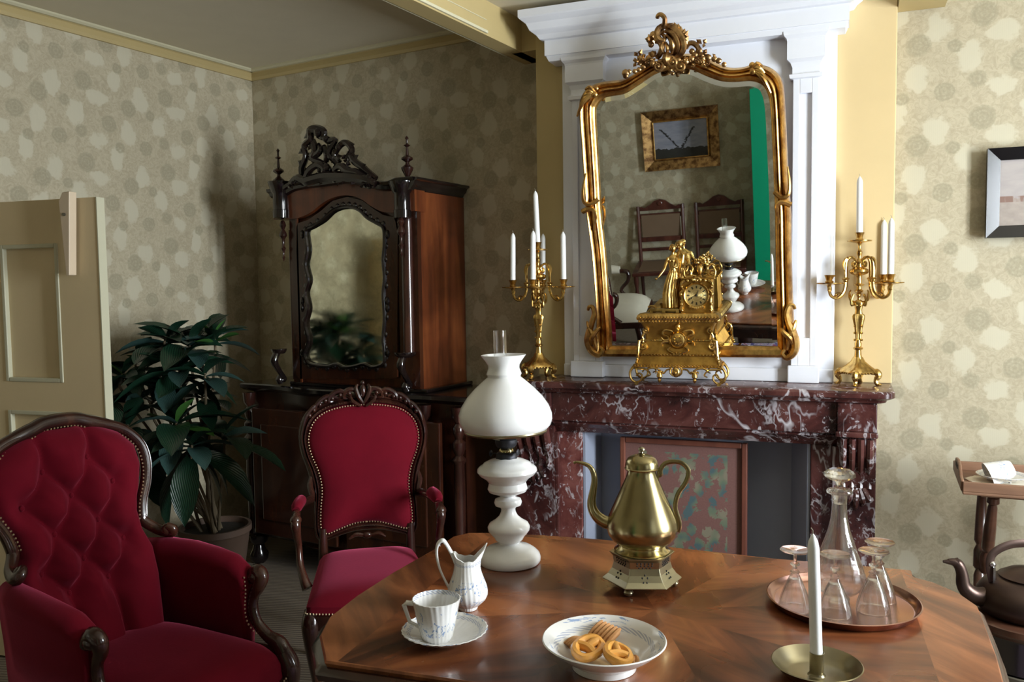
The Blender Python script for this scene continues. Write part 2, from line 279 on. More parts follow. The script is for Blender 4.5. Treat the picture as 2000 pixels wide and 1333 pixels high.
# ------------------------------------------------------------ mesh builder
class MB:
    def __init__(s): s.v = []; s.f = []; s.uv = {}
    def add(s, vs, fs, M=None):
        o = len(s.v)
        s.v += [tuple(M @ V3(p)) if M else tuple(p) for p in vs]; s.f += [tuple(i+o for i in f) for f in fs]; return s
    def box(s, c, d, M=None):
        x, y, z = c; a, b, h = d[0]/2, d[1]/2, d[2]/2
        vs = [(x+i*a, y+j*b, z+k*h) for k in (-1, 1) for j in (-1, 1) for i in (-1, 1)]
        return s.add(vs, [(0, 2, 3, 1), (4, 5, 7, 6), (0, 1, 5, 4), (2, 6, 7, 3), (0, 4, 6, 2), (1, 3, 7, 5)], M)
    def loft(s, rings, closed=True, caps=True, M=None, uv=None):
        n = len(rings[0]); o = len(s.v); fo = len(s.f); vs = [p for r in rings for p in r]; fs = []
        m = n if closed else n-1
        for i in range(len(rings)-1):
            for j in range(m):
                k = (j+1) % n; fs.append((i*n+j, i*n+k, (i+1)*n+k, (i+1)*n+j))
                if uv is not None: s.uv[fo+len(fs)-1] = [(j/m, uv[i]), ((j+1)/m, uv[i]), ((j+1)/m, uv[i+1]), (j/m, uv[i+1])]
        if caps and closed: fs.append(tuple(range(n-1, -1, -1))); fs.append(tuple((len(rings)-1)*n+j for j in range(n)))
        return s.add(vs, fs, M)
    def lathe(s, prof, n=32, M=None, flute=None, caps=True, sq=(1, 1)):
        L = [0]
        for i in range(1, len(prof)): L.append(L[-1]+math.hypot(prof[i][0]-prof[i-1][0], prof[i][1]-prof[i-1][1]))
        rings = []
        for i, (r, z) in enumerate(prof):
            ring = []
            for j in range(n):
                a = 2*math.pi*j/n; rr = r*(flute(a, z) if flute else 1); ring.append((rr*math.cos(a)*sq[0], rr*math.sin(a)*sq[1], z))
            rings.append(ring)
        return s.loft(rings, True, caps, M, [x/max(L[-1], 1e-9) for x in L])
    def sphere(s, c, r, n=10, M=None):
        if not isinstance(r, (tuple, list)): r = (r, r, r)
        m = max(4, n//2+1); rings = []
        for i in range(m+1):
            p = math.pi*(0.02+0.96*i/m); rings.append([(c[0]+r[0]*math.sin(p)*math.cos(2*math.pi*j/n), c[1]+r[1]*math.sin(p)*math.sin(2*math.pi*j/n), c[2]-r[2]*math.cos(p)) for j in range(n)])
        return s.loft(rings, True, True, M)
    def tube(s, pts, rad, n=8, M=None, flat=(1, 1), up=None):
        pts = [V3(p) for p in pts]; N = len(pts)
        if not isinstance(rad, (list, tuple)): rad = [rad]*N
        if len(rad) != N: rad = [rad[min(len(rad)-1, int(i*(len(rad)-1)/(N-1)))]*(1-((i*(len(rad)-1)/(N-1)) % 1)) + rad[min(len(rad)-1, int(i*(len(rad)-1)/(N-1))+1)]*((i*(len(rad)-1)/(N-1)) % 1) for i in range(N)]
        rings = []; nn = None
        for i in range(N):
            t = (pts[min(i+1, N-1)]-pts[max(i-1, 0)]).normalized()
            if up is not None: a = t.cross(V3(up)).normalized(); b = a.cross(t)
            else:
                if nn is None: nn = t.orthogonal().normalized()
                nn = (nn - t*nn.dot(t)); nn = nn.normalized() if nn.length > 1e-6 else t.orthogonal().normalized(); a = nn; b = t.cross(a)
            r = max(rad[i], 1e-5)
            rings.append([pts[i]+a*(r*flat[0]*math.cos(2*math.pi*j/n))+b*(r*flat[1]*math.sin(2*math.pi*j/n)) for j in range(n)])
        return s.loft(rings, True, True, M)
    def prism(s, poly, f0, f1, M=None):
        """poly: list of 2-D points; f0,f1 map a point to 3-D front and back"""
        n = len(poly); vs = [f0(p) for p in poly]+[f1(p) for p in poly]
        fs = [tuple(range(n)), tuple(range(2*n-1, n-1, -1))]+[(i, n+i, n+(i+1) % n, (i+1) % n) for i in range(n)]
        return s.add(vs, fs, M)
    def build(s, name, mat, parent=None, smooth=True, bevel=0, subsurf=0, auto=40, loc=None, remesh=0):
        me = bpy.data.meshes.new(name)
        org = V3((0, 0, 0))
        if loc is not None: org = V3(loc)
        me.from_pydata([tuple(V3(p)-org) for p in s.v], [], s.f); me.materials.append(MATS[mat])
        if s.uv:
            ul = me.uv_layers.new(name='UVMap')
            for pi, uvs in s.uv.items():
                for k, li in enumerate(me.polygons[pi].loop_indices): ul.data[li].uv = uvs[k]
        me.validate(); bm = bmesh.new(); bm.from_mesh(me); bmesh.ops.recalc_face_normals(bm, faces=bm.faces); bm.to_mesh(me); bm.free()
        if smooth:
            me.polygons.foreach_set('use_smooth', [True]*len(me.polygons))
            if auto < 180: me.set_sharp_from_angle(angle=math.radians(auto))
        o = bpy.data.objects.new(name, me); COL.objects.link(o); o.location = org
        if parent: o.parent = parent
        if bevel:
            b = o.modifiers.new('bevel', 'BEVEL'); b.width = bevel; b.segments = 2; b.limit_method = 'ANGLE'; b.angle_limit = math.radians(40)
        if remesh:
            b = o.modifiers.new('remesh', 'REMESH'); b.mode = 'VOXEL'; b.voxel_size = remesh; b.use_smooth_shade = True
        if subsurf:
            b = o.modifiers.new('sub', 'SUBSURF'); b.levels = subsurf; b.render_levels = subsurf
        return o
def tag(o, label=None, cat=None, group=None, kind=None):
    if label: o['label'] = label
    if cat: o['category'] = cat
    if group: o['group'] = group
    if kind: o['kind'] = kind
    return o
def thing(name, label, cat, loc, rz=0, group=None):
    o = bpy.data.objects.new(name, None); COL.objects.link(o); o.location = loc; o.rotation_euler = (0, 0, rz)
    o.empty_display_size = 0.1
    return tag(o, label, cat, group)
def dup(root, loc, rz=None, label=None, group=None):
    def cp(o, par):
        c = o.copy(); COL.objects.link(c); c.parent = par
        for ch in [x for x in bpy.data.objects if x.parent == o]: cp(ch, c)
        return c
    kids = [x for x in bpy.data.objects if x.parent == root]
    r = root.copy(); COL.objects.link(r); r.location = loc
    if rz is not None: r.rotation_euler = (0, 0, rz)
    if label: r['label'] = label
    if group: r['group'] = group
    for k in kids: cp(k, r)
    return r
def cat_rom(pts, k=6, closed=False):
    P = [V3(p) if len(p) == 3 else V3((p[0], p[1], 0)) for p in pts]; n = len(P); out = []
    rngs = range(n) if closed else range(n-1)
    for i in rngs:
        g = (lambda j: P[j % n]) if closed else (lambda j: P[max(0, min(n-1, j))])
        a, b, c, d = g(i-1), g(i), g(i+1), g(i+2)
        for t in range(k):
            t /= k; out.append(0.5*((2*b)+(c-a)*t+(2*a-5*b+4*c-d)*t*t+(3*b-a-3*c+d)*t**3))
    if not closed: out.append(P[-1])
    return out
class Pl:
    """a plane in the room: U, V in the plane, N towards the room"""
    def __init__(s, o, U, V, N): s.o, s.U, s.V, s.N = V3(o), V3(U).normalized(), V3(V).normalized(), V3(N).normalized()
    def at(s, u, v, w=0): return s.o + s.U*u + s.V*v + s.N*w
    def hit(s, x, y, w=0):           # photo pixel -> (u, v) on the plane raised by w
        d = ray(x, y); p0 = s.o+s.N*w; p = CAMP+d*((p0-CAMP).dot(s.N)/d.dot(s.N))-s.o; return p.dot(s.U), p.dot(s.V)
    def px(s, x, y, w=0): u, v = s.hit(x, y, w); return s.at(u, v, w)
    def box(s, mb, u0, u1, v0, v1, w0, w1):
        vs = [s.at(u, v, w) for w in (w0, w1) for v in (v0, v1) for u in (u0, u1)]
        return mb.add(vs, [(0, 2, 3, 1), (4, 5, 7, 6), (0, 1, 5, 4), (2, 6, 7, 3), (0, 4, 6, 2), (1, 3, 7, 5)])
def struct(o, label=None): o['kind'] = 'structure'; return o
ZM = 1.06; TZ = 0.795; CEIL = 2.73; CEIL2 = 2.66
LX = -3.784; BY = 3.6; FY = -0.97
CA = math.radians(8.3); CX = V3((math.cos(CA), math.sin(CA), 0)); CN = V3((math.sin(CA), -math.cos(CA), 0))
PM = at_z(1400, 757, ZM); PM0 = V3((PM.x, PM.y, 0))
CH = Pl(PM0, CX, (0, 0, 1), CN)       # chimney frame: w=0 is the shelf's front edge, u to the right
# ============================================================ THE ROOM
MB().box(((LX+WX)/2, (FY+4.6)/2, -0.05), (WX-LX+0.3, 4.6-FY+0.3, 0.1)).build('floor', 'rush_matting', smooth=False)['kind'] = 'structure'
XB = -1.88
c1 = MB().box(((LX-0.15+XB)/2, (FY+BY)/2, CEIL+0.05), (XB-LX+0.15, BY-FY+0.3, 0.1)).build('ceiling', 'cream_ceiling', smooth=False); struct(c1)
c2 = MB().box(((XB+WX)/2, (FY+4.4)/2, CEIL2+0.06), (WX-XB+0.1, 4.4-FY+0.3, 0.12)).build('ceiling', 'cream_ceiling', smooth=False); struct(c2)
struct(MB().box((LX-0.06, (FY+BY)/2, CEIL/2), (0.12, BY-FY+0.3, CEIL)).build('wall_left', 'wallpaper_y', smooth=False))
struct(MB().box(((LX-1.4)/2, BY+0.06, CEIL/2), (-1.4-LX+0.2, 0.12, CEIL)).build('wall_back', 'wallpaper_x', smooth=False))
# chimney breast with its painted strip, then papered wall to its right
mb = MB(); CH.box(mb, -0.835, 0.580, 0, CEIL2, -0.62, -0.37)
bre = mb.build('wall_chimney', 'mustard_wall', smooth=False); struct(bre)
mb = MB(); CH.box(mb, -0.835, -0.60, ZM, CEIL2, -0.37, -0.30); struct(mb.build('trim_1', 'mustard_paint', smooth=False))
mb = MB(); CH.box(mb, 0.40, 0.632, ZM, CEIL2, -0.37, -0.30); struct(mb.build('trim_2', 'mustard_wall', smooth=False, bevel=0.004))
mb = MB(); CH.box(mb, 0.0, 3.2, 0, CEIL2, -0.12, 0.0)
o = mb.build('wall_right_of_chimney', 'wallpaper_x', smooth=False)
for v_ in o.data.vertices: pass
o.name = 'wall_back_right'
# move it into place: local mesh is along the chimney direction
o.location = CN*(-0.376)+CX*0.572; struct(o)
# front wall (behind the camera) with window opening, window wall on the right
WIN = (1.82, 2.62, 0.75, 2.35); WIN2 = (-0.22, 0.72, 0.75, 2.35)          # y0,y1,z0,z1
def wall_with_hole(name, plane, u0, u1, zt, hole, t, mat):
    mb = MB(); a, b, c, d = hole
    for r in ((u0, a, 0, zt), (b, u1, 0, zt), (a, b, 0, c), (a, b, d, zt)): plane.box(mb, r[0], r[1], r[2], r[3], -t, 0)
    return struct(mb.build(name, mat, smooth=False))
PR = Pl((WX, 0, 0), (0, 1, 0), (0, 0, 1), (-1, 0, 0)); PF = Pl((0, FY, 0), (1, 0, 0), (0, 0, 1), (0, 1, 0))
wall_with_hole('wall_right', PR, 1.2, 4.5, CEIL, WIN, 0.2, 'wallpaper_y'); wall_with_hole('wall_right', PR, FY-0.15, 1.2, CEIL, WIN2, 0.2, 'wallpaper_y')
mb = MB(); PF.box(mb, LX-0.1, WX+0.2, 0, CEIL, -0.2, 0); struct(mb.build('wall_front', 'wallpaper_x', smooth=False))
def window(name, plane, hole):
    a, b, c, d = hole; mb = MB(); w0, w1 = -0.13, -0.07
    plane.box(mb, a, a+0.05, c, d, w0, w1); plane.box(mb, b-0.05, b, c, d, w0, w1)
    plane.box(mb, a, b, c, c+0.06, w0, w1); plane.box(mb, a, b, d-0.06, d, w0, w1); plane.box(mb, (a+b)/2-0.03, (a+b)/2+0.03, c, d, w0, w1)
    plane.box(mb, a-0.03, b+0.03, c-0.04, c, -0.14, 0.04)
    fr = struct(mb.build(name, 'white_paint', smooth=False, bevel=0.004))
    for k in (1, 2):
        z = c+(d-c)*k/3; m2 = MB(); plane.box(m2, a+0.05, b-0.05, z-0.012, z+0.012, w0+0.015, w1-0.015); m2.build('glazing_bar', 'white_paint', fr, smooth=False)
    for i in range(2):
        for k in range(3):
            u0, u1 = (a+0.05, (a+b)/2-0.03) if i == 0 else ((a+b)/2+0.03, b-0.05)
            z0, z1 = c+(d-c)*k/3, c+(d-c)*(k+1)/3; m2 = MB(); plane.box(m2, u0, u1, max(z0+.012, c+.06), min(z1-.012, d-.06), -0.102, -0.098); m2.build('pane', 'window_pane', fr, smooth=False)
    return fr
window('window_1', PR, WIN); window('window_2', PR, WIN2)
# cornice strips
def rail(name, mat, a, b, prof, inward):
    """prof: (distance from wall, z) polygon swept from a to b"""
    a, b, i = V3(a), V3(b), V3(inward); mb = MB()
    mb.loft([[p+i*d+V3((0, 0, z)) for d, z in prof] for p in (a, b)]); return struct(mb.build(name, mat, smooth=False))
pr = [(0, CEIL-0.06), (0.012, CEIL-0.06), (0.018, CEIL-0.045), (0.016, CEIL-0.02), (0.035, CEIL-0.004), (0, CEIL-0.004)]
rail('trim_3', 'mustard_paint', (LX, FY, 0), (LX, BY, 0), pr, (1, 0, 0)); rail('trim_4', 'mustard_paint', (LX, BY, 0), (XB, BY, 0), pr, (0, -1, 0))
pr = [(0.0, CEIL-0.016), (0.036, CEIL-0.016), (0.046, CEIL-0.008), (0.046, CEIL), (0, CEIL)]
rail('trim_5', 'pale_bead', (LX, FY, 0), (LX, BY, 0), pr, (1, 0, 0)); rail('trim_6', 'pale_bead', (LX, BY, 0), (XB, BY, 0), pr, (0, -1, 0))
pr = [(0, 0), (0.02, 0), (0.02, 0.10), (0.012, 0.115), (0, 0.118)]
rail('baseboard_left', 'mustard_paint', (LX, FY, 0), (LX, BY, 0), pr, (1, 0, 0)); rail('baseboard_back', 'mustard_paint', (LX, BY, 0), (-1.62, BY, 0), pr, (0, -1, 0))
a_ = CH.at(0.60, 0, -0.375); b_ = CH.at(2.5, 0, -0.375)
rail('baseboard_back_right', 'mustard_paint', a_, b_, pr, CN)
# ceiling beam over the cabinet: box, face board, bead
mb = MB(); mb.box((-1.925, (FY+BY)/2, 2.625), (0.09, BY-FY, 0.22)); bm_ = struct(mb.build('trim_7', 'mustard_paint', smooth=False))
mb = MB(); mb.box((-1.876, (FY+3.1)/2, 2.527), (0.012, 3.1-FY, 0.012)); mb.box((-1.8785, (FY+3.1)/2, 2.578), (0.004, 3.1-FY, 0.004)); mb.box((-1.972, (FY+3.55)/2, 2.525), (0.014, 3.55-FY, 0.02))
mb.build('bead', 'pale_bead', bm_, smooth=False, bevel=0.004)
mb = MB(); mb.box((-1.795, 3.50, 2.61), (0.27, 0.19, 0.19)); struct(mb.build('trim_8', 'mustard_paint', smooth=False))
mb = MB(); CH.box(mb, 0.634, 0.80, 2.505, CEIL2, -0.372, -0.20); struct(mb.build('trim_9', 'mustard_paint', smooth=False))
# ------------------------------------------------------------ open door leaf
DL = at_d(187, 385, 3.1); DD = V3((-0.977, -0.213, 0)).normalized(); DN = V3((0.213, -0.977, 0)).normalized()
DP = Pl((DL.x, DL.y, 0), -DD, (0, 0, 1), DN)      # u<0 is inside the leaf, towards the hinge
DT = DL.z; DW = 0.90
door = thing('door_1', None, None, (DL.x, DL.y, 0)); struct(door); 
def dbuild(mb, name, mat, **k): return mb.build(name, mat, None, **k)
def relocate(o, par):                 # keep world placement while parenting
    o.parent = par; o.matrix_parent_inverse = par.matrix_basis.inverted(); return o
def zpx(y, x=120): return DP.hit(x, y)[1]
z1, z2, z3 = zpx(475), zpx(748), zpx(805)
ux = DP.hit(118, 600)[0]; ux0 = DP.hit(6, 600)[0]
cols = [(ux0, ux), (ux0-0.13-(ux-ux0), ux0-0.13)]
mb = MB()
DP.box(mb, ux, 0, 0.01, DT, -0.035, 0); DP.box(mb, cols[1][1], cols[0][0], 0.01, DT, -0.035, 0); DP.box(mb, -DW, cols[1][0], 0.01, DT, -0.035, 0)
for c in cols:
    for a, b in ((0.01, 0.14), (z3, z2), (z1, DT)): DP.box(mb, c[0], c[1], min(a, b), max(a, b), -0.035, 0)
relocate(mb.build('door_frame', 'door_paint', smooth=False), door)
for c in cols:
    for a, b in ((0.14, z3), (z2, z1)):
        mb = MB(); DP.box(mb, c[0]+0.001, c[1]-0.001, a+0.001, b-0.001, -0.026, -0.014); relocate(mb.build('door_panel', 'door_paint', smooth=False), door)
        mb = MB()
        for r in ((c[0], c[0]+0.016, a, b), (c[1]-0.016, c[1], a, b), (c[0]+0.016, c[1]-0.016, a, a+0.016), (c[0]+0.016, c[1]-0.016, b-0.016, b)): DP.box(mb, *r, -0.016, 0.004)
        relocate(mb.build('moulding', 'door_edge', smooth=False, bevel=0.003), door)
mb = MB(); DP.box(mb, 0, 0.004, 0.01, DT, -0.036, 0.002); relocate(mb.build('door_edge', 'door_edge', smooth=False), door)
mb = MB(); pts = [DP.hit(x, y) for x, y in ((133, 396), (140, 378), (154, 376), (154, 538), (148, 539))]
mb.prism(pts, lambda p: DP.at(p[0], p[1], 0.045), lambda p: DP.at(p[0], p[1], 0.010)); k = mb.build('turn_latch', 'peg_paint', smooth=False, bevel=0.003)
relocate(k, door); k['label'] = 'pinkish wooden wedge-shaped turn latch'
mb = MB(); q = DP.hit(145, 421); mb.tube([DP.at(*q, 0), DP.at(*q, 0.052)], 0.006); relocate(mb.build('screw', 'pewter'), door)

# ============================================================ CHIMNEYPIECE
def cth(name, label, cat): return thing(name, label, cat, (PM.x, PM.y, 0))
def cb(mb, name, mat, par, **k):
    o = mb.build(name, mat, None, **k); relocate(o, par); return o
mantel = cth('marble_fireplace', 'dark red marble fireplace with white veins, scroll consoles and wide shelf', 'fireplace')
# shelf with rounded ends
def rrect(u0, u1, w0, w1, r, k=6):
    p = [(u0, w0), (u1, w0)]
    for i in range(k+1): a = math.pi/2*i/k; p.append((u1-r+r*math.cos(a), w1-r+r*math.sin(a)))
    for i in range(k+1): a = math.pi/2+math.pi/2*i/k; p.append((u0+r+r*math.cos(a), w1-r+r*math.sin(a)))
    return p
SU0, SU1 = -0.815, 0.632
mb = MB(); rings = []
for z, ins in ((ZM-0.032, 0.012), (ZM-0.024, 0.0), (ZM-0.008, 0.0), (ZM-0.002, 0.004), (ZM, 0.008)):
    rings.append([CH.at(u, z, w) for u, w in rrect(SU0+ins, SU1-ins, -0.368, 0.0-ins, 0.05)])
mb.loft(rings); cb(mb, 'shelf', 'red_marble', mantel, auto=30)
mb = MB(); rings = []
for z, ins in ((ZM-0.050, 0.045), (ZM-0.044, 0.030), (ZM-0.033, 0.024)): rings.append([CH.at(u, z, w) for u, w in rrect(SU0+ins, SU1-ins, -0.368, -ins, 0.03)])
mb.loft(rings); cb(mb, 'shelf_moulding', 'red_marble', mantel, auto=30)
def uz(x, y, w): return CH.hit(x, y, w)
zf = uz(1080, 821, -0.07)[1]; zl = uz(1133, 847, -0.08)[1]; zl = zf-0.055
uL0 = uz(1000, 900, -0.06)[0]; uL1 = uz(1078, 900, -0.06)[0]; uR0 = uz(1634, 900, -0.06)[0]; uR1 = uz(1712, 900, -0.06)[0]
mb = MB(); CH.box(mb, uL1, uR0, zf, ZM-0.05, -0.368, -0.065); cb(mb, 'frieze', 'red_marble', mantel, smooth=False, bevel=0.003)
mb = MB(); mb.loft([[CH.at(u, zf, -0.085), CH.at(u, zf-0.012, -0.078), CH.at(u, zf-0.03, -0.10), CH.at(u, zl, -0.125), CH.at(u, zl, -0.36), CH.at(u, zf, -0.36)] for u in (uL1, uR0)])
cb(mb, 'lintel', 'red_marble', mantel, smooth=False)
uo0, uo1 = uz(1137, 900, -0.13)[0], uz(1583, 900, -0.13)[0]
mb = MB(); CH.box(mb, uL1, uo0, 0, zl, -0.36, -0.13); cb(mb, 'jamb', 'red_marble_pale', mantel, smooth=False, bevel=0.004)
mb = MB(); CH.box(mb, uo1, uR0, 0, zl, -0.36, -0.13); cb(mb, 'jamb', 'red_marble', mantel, smooth=False, bevel=0.004)
mb = MB(); CH.box(mb, uL1-0.002, uL1+0.016, 0, zl, -0.13, -0.10); CH.box(mb, uR0-0.016, uR0+0.002, 0, zl, -0.13, -0.10); cb(mb, 'jamb_bead', 'red_marble', mantel, smooth=False, bevel=0.004)
for a, b in ((uL0, uL1), (uR0, uR1)):
    zb = uz(1660, 845, -0.03)[1]
    mb = MB(); CH.box(mb, a, b, zb, ZM-0.05, -0.368, -0.045); cb(mb, 'corner_block', 'red_marble', mantel, smooth=False, bevel=0.004)
    mb = MB(); CH.box(mb, a-0.006, b+0.004, zb-0.022, zb, -0.36, -0.035); cb(mb, 'block_moulding', 'red_marble', mantel, smooth=False, bevel=0.006)
    mb = MB(); CH.box(mb, a, b, 0.12, zb-0.022, -0.36, -0.10); cb(mb, 'pilaster', 'red_marble', mantel, smooth=False, bevel=0.003)
    mb = MB(); CH.box(mb, a-0.01, b+0.01, 0, 0.12, -0.36, -0.08); cb(mb, 'plinth', 'red_marble', mantel, smooth=False, bevel=0.005)
    # fluted scroll console: four lobes that swell forward at the top and curl to a leaf at the foot
    mb = MB(); n_ = 4; wd = (b-a-0.016)/n_; zt = zb-0.022
    for i in range(n_):
        uc = a+0.008+wd*(i+0.5); path = []; rr_ = []
        for t in range(15):
            q = t/14; z = zt-0.005-q*0.20; wv_ = -0.052-0.050*math.sin(min(1, q*1.2)*math.pi/2)**1.5+0.018*math.sin(q*math.pi*2)*q
            path.append(CH.at(uc, z, wv_)); rr_.append(wd*0.47*(1-0.25*abs(q-0.3)))
        mb.tube(path, rr_, 8, flat=(1, 1.1), up=CN)
    cb(mb, 'console', 'red_marble', mantel)
    mb = MB(); uc = (a+b)/2
    for k in range(-2, 3):
        mb.tube(cat_rom([CH.at(uc+k*0.012, zt-0.20, -0.085), CH.at(uc+k*0.022, zt-0.235, -0.075), CH.at(uc+k*0.026, zt-0.265+abs(k)*0.014, -0.082), CH.at(uc+k*0.018, zt-0.285+abs(k)*0.016, -0.096)], 4), [0.013, 0.014, 0.011, 0.003], 7)
    mb.sphere(CH.at(uc, zt-0.215, -0.085), 0.02); cb(mb, 'console_leaf', 'red_marble', mantel)
# fire recess: painted grey board behind, with a fold on the right
mb = MB(); CH.box(mb, uo0-0.01, uo1+0.01, 0, zl+0.01, -0.362, -0.335); cb(mb, 'back_board', 'soot_grey', mantel, smooth=False)
mb = MB(); mb.loft([[CH.at(uo0+0.002, z, -0.14), CH.at(uo0+0.012, z, -0.14), CH.at(uo0+0.03, z, -0.33), CH.at(uo0+0.002, z, -0.33)] for z in (0, zl)]); cb(mb, 'cheek', 'soot_grey', mantel, smooth=False)
mb = MB(); mb.loft([[CH.at(uo1-0.002, z, -0.14), CH.at(uo1-0.012, z, -0.14), CH.at(uo1-0.08, z, -0.33), CH.at(uo1-0.002, z, -0.33)] for z in (0, zl)]); cb(mb, 'cheek', 'soot_grey', mantel, smooth=False)
# ------------------------------------------------------------ white overmantel
ov = cth('overmantel_panelling', 'white painted overmantel panelling with two pilasters under a moulded cornice', 'panelling')
PW = -0.262
pL0 = uz(1100, 400, PW)[0]; pR1 = uz(1632, 400, PW)[0]
mb = MB(); CH.box(mb, pL0, pR1, ZM+0.001, 2.56, -0.299, PW); cb(mb, 'panel', 'white_paint', ov, smooth=False, bevel=0.003)
zc0 = 2.425
for x0, x1 in ((1118, 1172), (1547, 1597)):
    a, b = uz(x0, 400, PW+0.03)[0], uz(x1, 400, PW+0.03)[0]; w1 = PW+0.03
    mb = MB(); CH.box(mb, a, a+0.025, ZM+0.07, 2.28, PW, w1); CH.box(mb, b-0.025, b, ZM+0.07, 2.28, PW, w1); CH.box(mb, a+0.025, b-0.025, 2.20, 2.28, PW, w1); CH.box(mb, a+0.025, b-0.025, ZM+0.07, ZM+0.18, PW, w1)
    CH.box(mb, a+0.025, b-0.025, ZM+0.18, 2.20, PW, w1-0.014); cb(mb, 'pilaster', 'white_paint', ov, smooth=False, bevel=0.002)
    mb = MB(); CH.box(mb, a-0.012, b+0.012, ZM+0.001, ZM+0.07, PW, w1+0.014); cb(mb, 'plinth', 'white_paint', ov, smooth=False, bevel=0.004)
    mb = MB(); rings = []
    for z, e in ((2.255, 0.0), (2.258, 0.012), (2.272, 0.014), (2.276, 0.003), (2.30, 0.003), (2.318, 0.010), (2.33, 0.022), (2.40, 0.022), (2.408, 0.024), (2.42, 0.034), (2.433, 0.036)):
        rings.append([CH.at(a-e, z, PW), CH.at(b+e, z, PW), CH.at(b+e, z, w1+e), CH.at(a-e, z, w1+e)])
    mb.loft(rings); cb(mb, 'capital', 'white_paint', ov, smooth=False)
# cornice: stepped profile mitred round both ends
cu0 = uz(1045, 82, -0.12)[0]+0.10; cu1 = uz(1640, 20, -0.10)[0]
mb = MB(); rings = []
prof = [(zc0, 0.0), (zc0, 0.010), (zc0+0.018, 0.018), (zc0+0.022, 0.018), (zc0+0.022, 0.024), (zc0+0.085, 0.024), (zc0+0.088, 0.040), (zc0+0.105, 0.052), (zc0+0.118, 0.070), (zc0+0.122, 0.074), (zc0+0.148, 0.086), (zc0+0.165, 0.108), (zc0+0.17, 0.112), (zc0+0.20, 0.112)]
for z, e in prof: rings.append([CH.at(pL0-0.03-e, z, -0.299), CH.at(cu1+0.01+e, z, -0.299), CH.at(cu1+0.01+e, z, PW+0.05+e), CH.at(pL0-0.03-e, z, PW+0.05+e)])
mb.loft(rings); cb(mb, 'cornice', 'white_paint', ov, smooth=False)
mb = MB(); CH.box(mb, pL0, pR1, ZM+0.001, ZM+0.055, PW, PW+0.012); cb(mb, 'skirting', 'white_paint', ov, smooth=False, bevel=0.004)

# ============================================================ GILT MIRROR
my, ml = math.radians(6.5), math.radians(8.5)
mb_ = V3((-math.sin(my), math.cos(my), 0)); MN = -(mb_*math.cos(ml)+V3((0, 0, math.sin(ml))))
MU = V3((math.cos(my), math.sin(my), 0)); MV = MU.cross(-MN)
if MV.z < 0: MV = -MV
dd_ = ray(1350, 690); q0 = PM+CN*(-0.232); MO = CAMP+dd_*((q0-CAMP).dot(CN)/dd_.dot(CN))
MP = Pl(MO, MU, MV, MN)
mir = thing('gilt_mirror', 'tall gilt-framed overmantel mirror with a carved rocaille crest', 'mirror', MO)
outer = [(1166, 694), (1166, 640), (1166, 597), (1158, 500), (1147, 417), (1143, 360), (1138, 290), (1133, 215), (1138, 188), (1153, 170), (1180, 160), (1219, 155), (1249, 139), (1276, 124), (1305, 112), (1330, 106), (1354, 106), (1381, 113), (1420, 131), (1450, 132), (1474, 126), (1504, 132), (1525, 152), (1532, 188), (1537, 290), (1540, 360), (1545, 417), (1546, 500), (1549, 597), (1551, 640), (1553, 697)]
inner = [(1196, 676), (1194, 640), (1190, 597), (1184, 500), (1175, 417), (1172, 360), (1168, 290), (1164, 222), (1167, 207), (1177, 193), (1192, 188), (1219, 183), (1246, 167), (1277, 146), (1300, 138), (1320, 135), (1348, 135), (1381, 149), (1408, 158), (1435, 160), (1465, 158), (1486, 164), (1498, 179), (1505, 212), (1509, 290), (1512, 360), (1514, 417), (1515, 500), (1517, 597), (1518, 640), (1519, 677)]
oc = cat_rom([MP.hit(*p) for p in outer], 4); ic = cat_rom([MP.hit(*p) for p in inner], 4)
hp = [(0, -0.012), (0.0, 0.012), (0.08, 0.030), (0.2, 0.042), (0.34, 0.036), (0.40, 0.022), (0.47, 0.034), (0.60, 0.036), (0.66, 0.020), (0.74, 0.026), (0.84, 0.020), (0.9, 0.008), (1.0, 0.006), (1.0, -0.012)]
mb = MB(); rings = []
for a, b in zip(oc, ic): rings.append([MP.at(a.x+(b.x-a.x)*t, a.y+(b.y-a.y)*t, h) for t, h in hp])
mb.loft(rings); relocate(mb.build('frame', 'gilt', auto=60), mir)
LEAFS = []
b0, b1 = MP.hit(1166, 695), MP.hit(1553, 697); i0, i1 = MP.hit(1196, 676), MP.hit(1519, 677)
mb = MB(); prb = [(0, -0.012), (0, 0.018), (0.3, 0.024), (0.75, 0.020), (1, 0.006), (1, -0.012)]
mb.loft([[MP.at(p[0]+(q[0]-p[0])*t, p[1]+(q[1]-p[1])*t, h) for t, h in prb] for p, q in ((b0, i0), (b1, i1))]); relocate(mb.build('bottom_rail', 'gilt', smooth=False), mir)
# glass with bevelled border
gl = [V3((p.x, p.y, 0)) for p in ic]; gl2 = []
cen = sum(gl, V3((0, 0, 0)))/len(gl)
for i, p in enumerate(gl):
    t = (gl[(i+1) % len(gl)]-gl[i-1]).normalized(); nrm = V3((t.y, -t.x, 0)); 
    if nrm.dot(cen-p) < 0: nrm = -nrm
    gl2.append(p+nrm*0.020)
mb = MB(); n_ = len(gl); mb.add([MP.at(p.x, p.y, 0.004) for p in gl2], [tuple(range(n_))]); mb.build_ = None
relocate(mb.build('mirror_glass', 'mirror_glass', smooth=False), mir)
mb = MB(); mb.add([MP.at(p.x, p.y, 0.0015) for p in gl]+[MP.at(p.x, p.y, 0.004) for p in gl2], [(i, (i+1) % n_, n_+(i+1) % n_, n_+i) for i in range(n_)])
relocate(mb.build('glass_bevel', 'mirror_glass', smooth=False), mir)
mb = MB(); mb.prism([(p.x, p.y) for p in oc], lambda p: MP.at(p[0], p[1], -0.012), lambda p: MP.at(p[0], p[1], -0.02)); relocate(mb.build('back_board', 'mahogany', smooth=False), mir)
PXM = 3.3/F
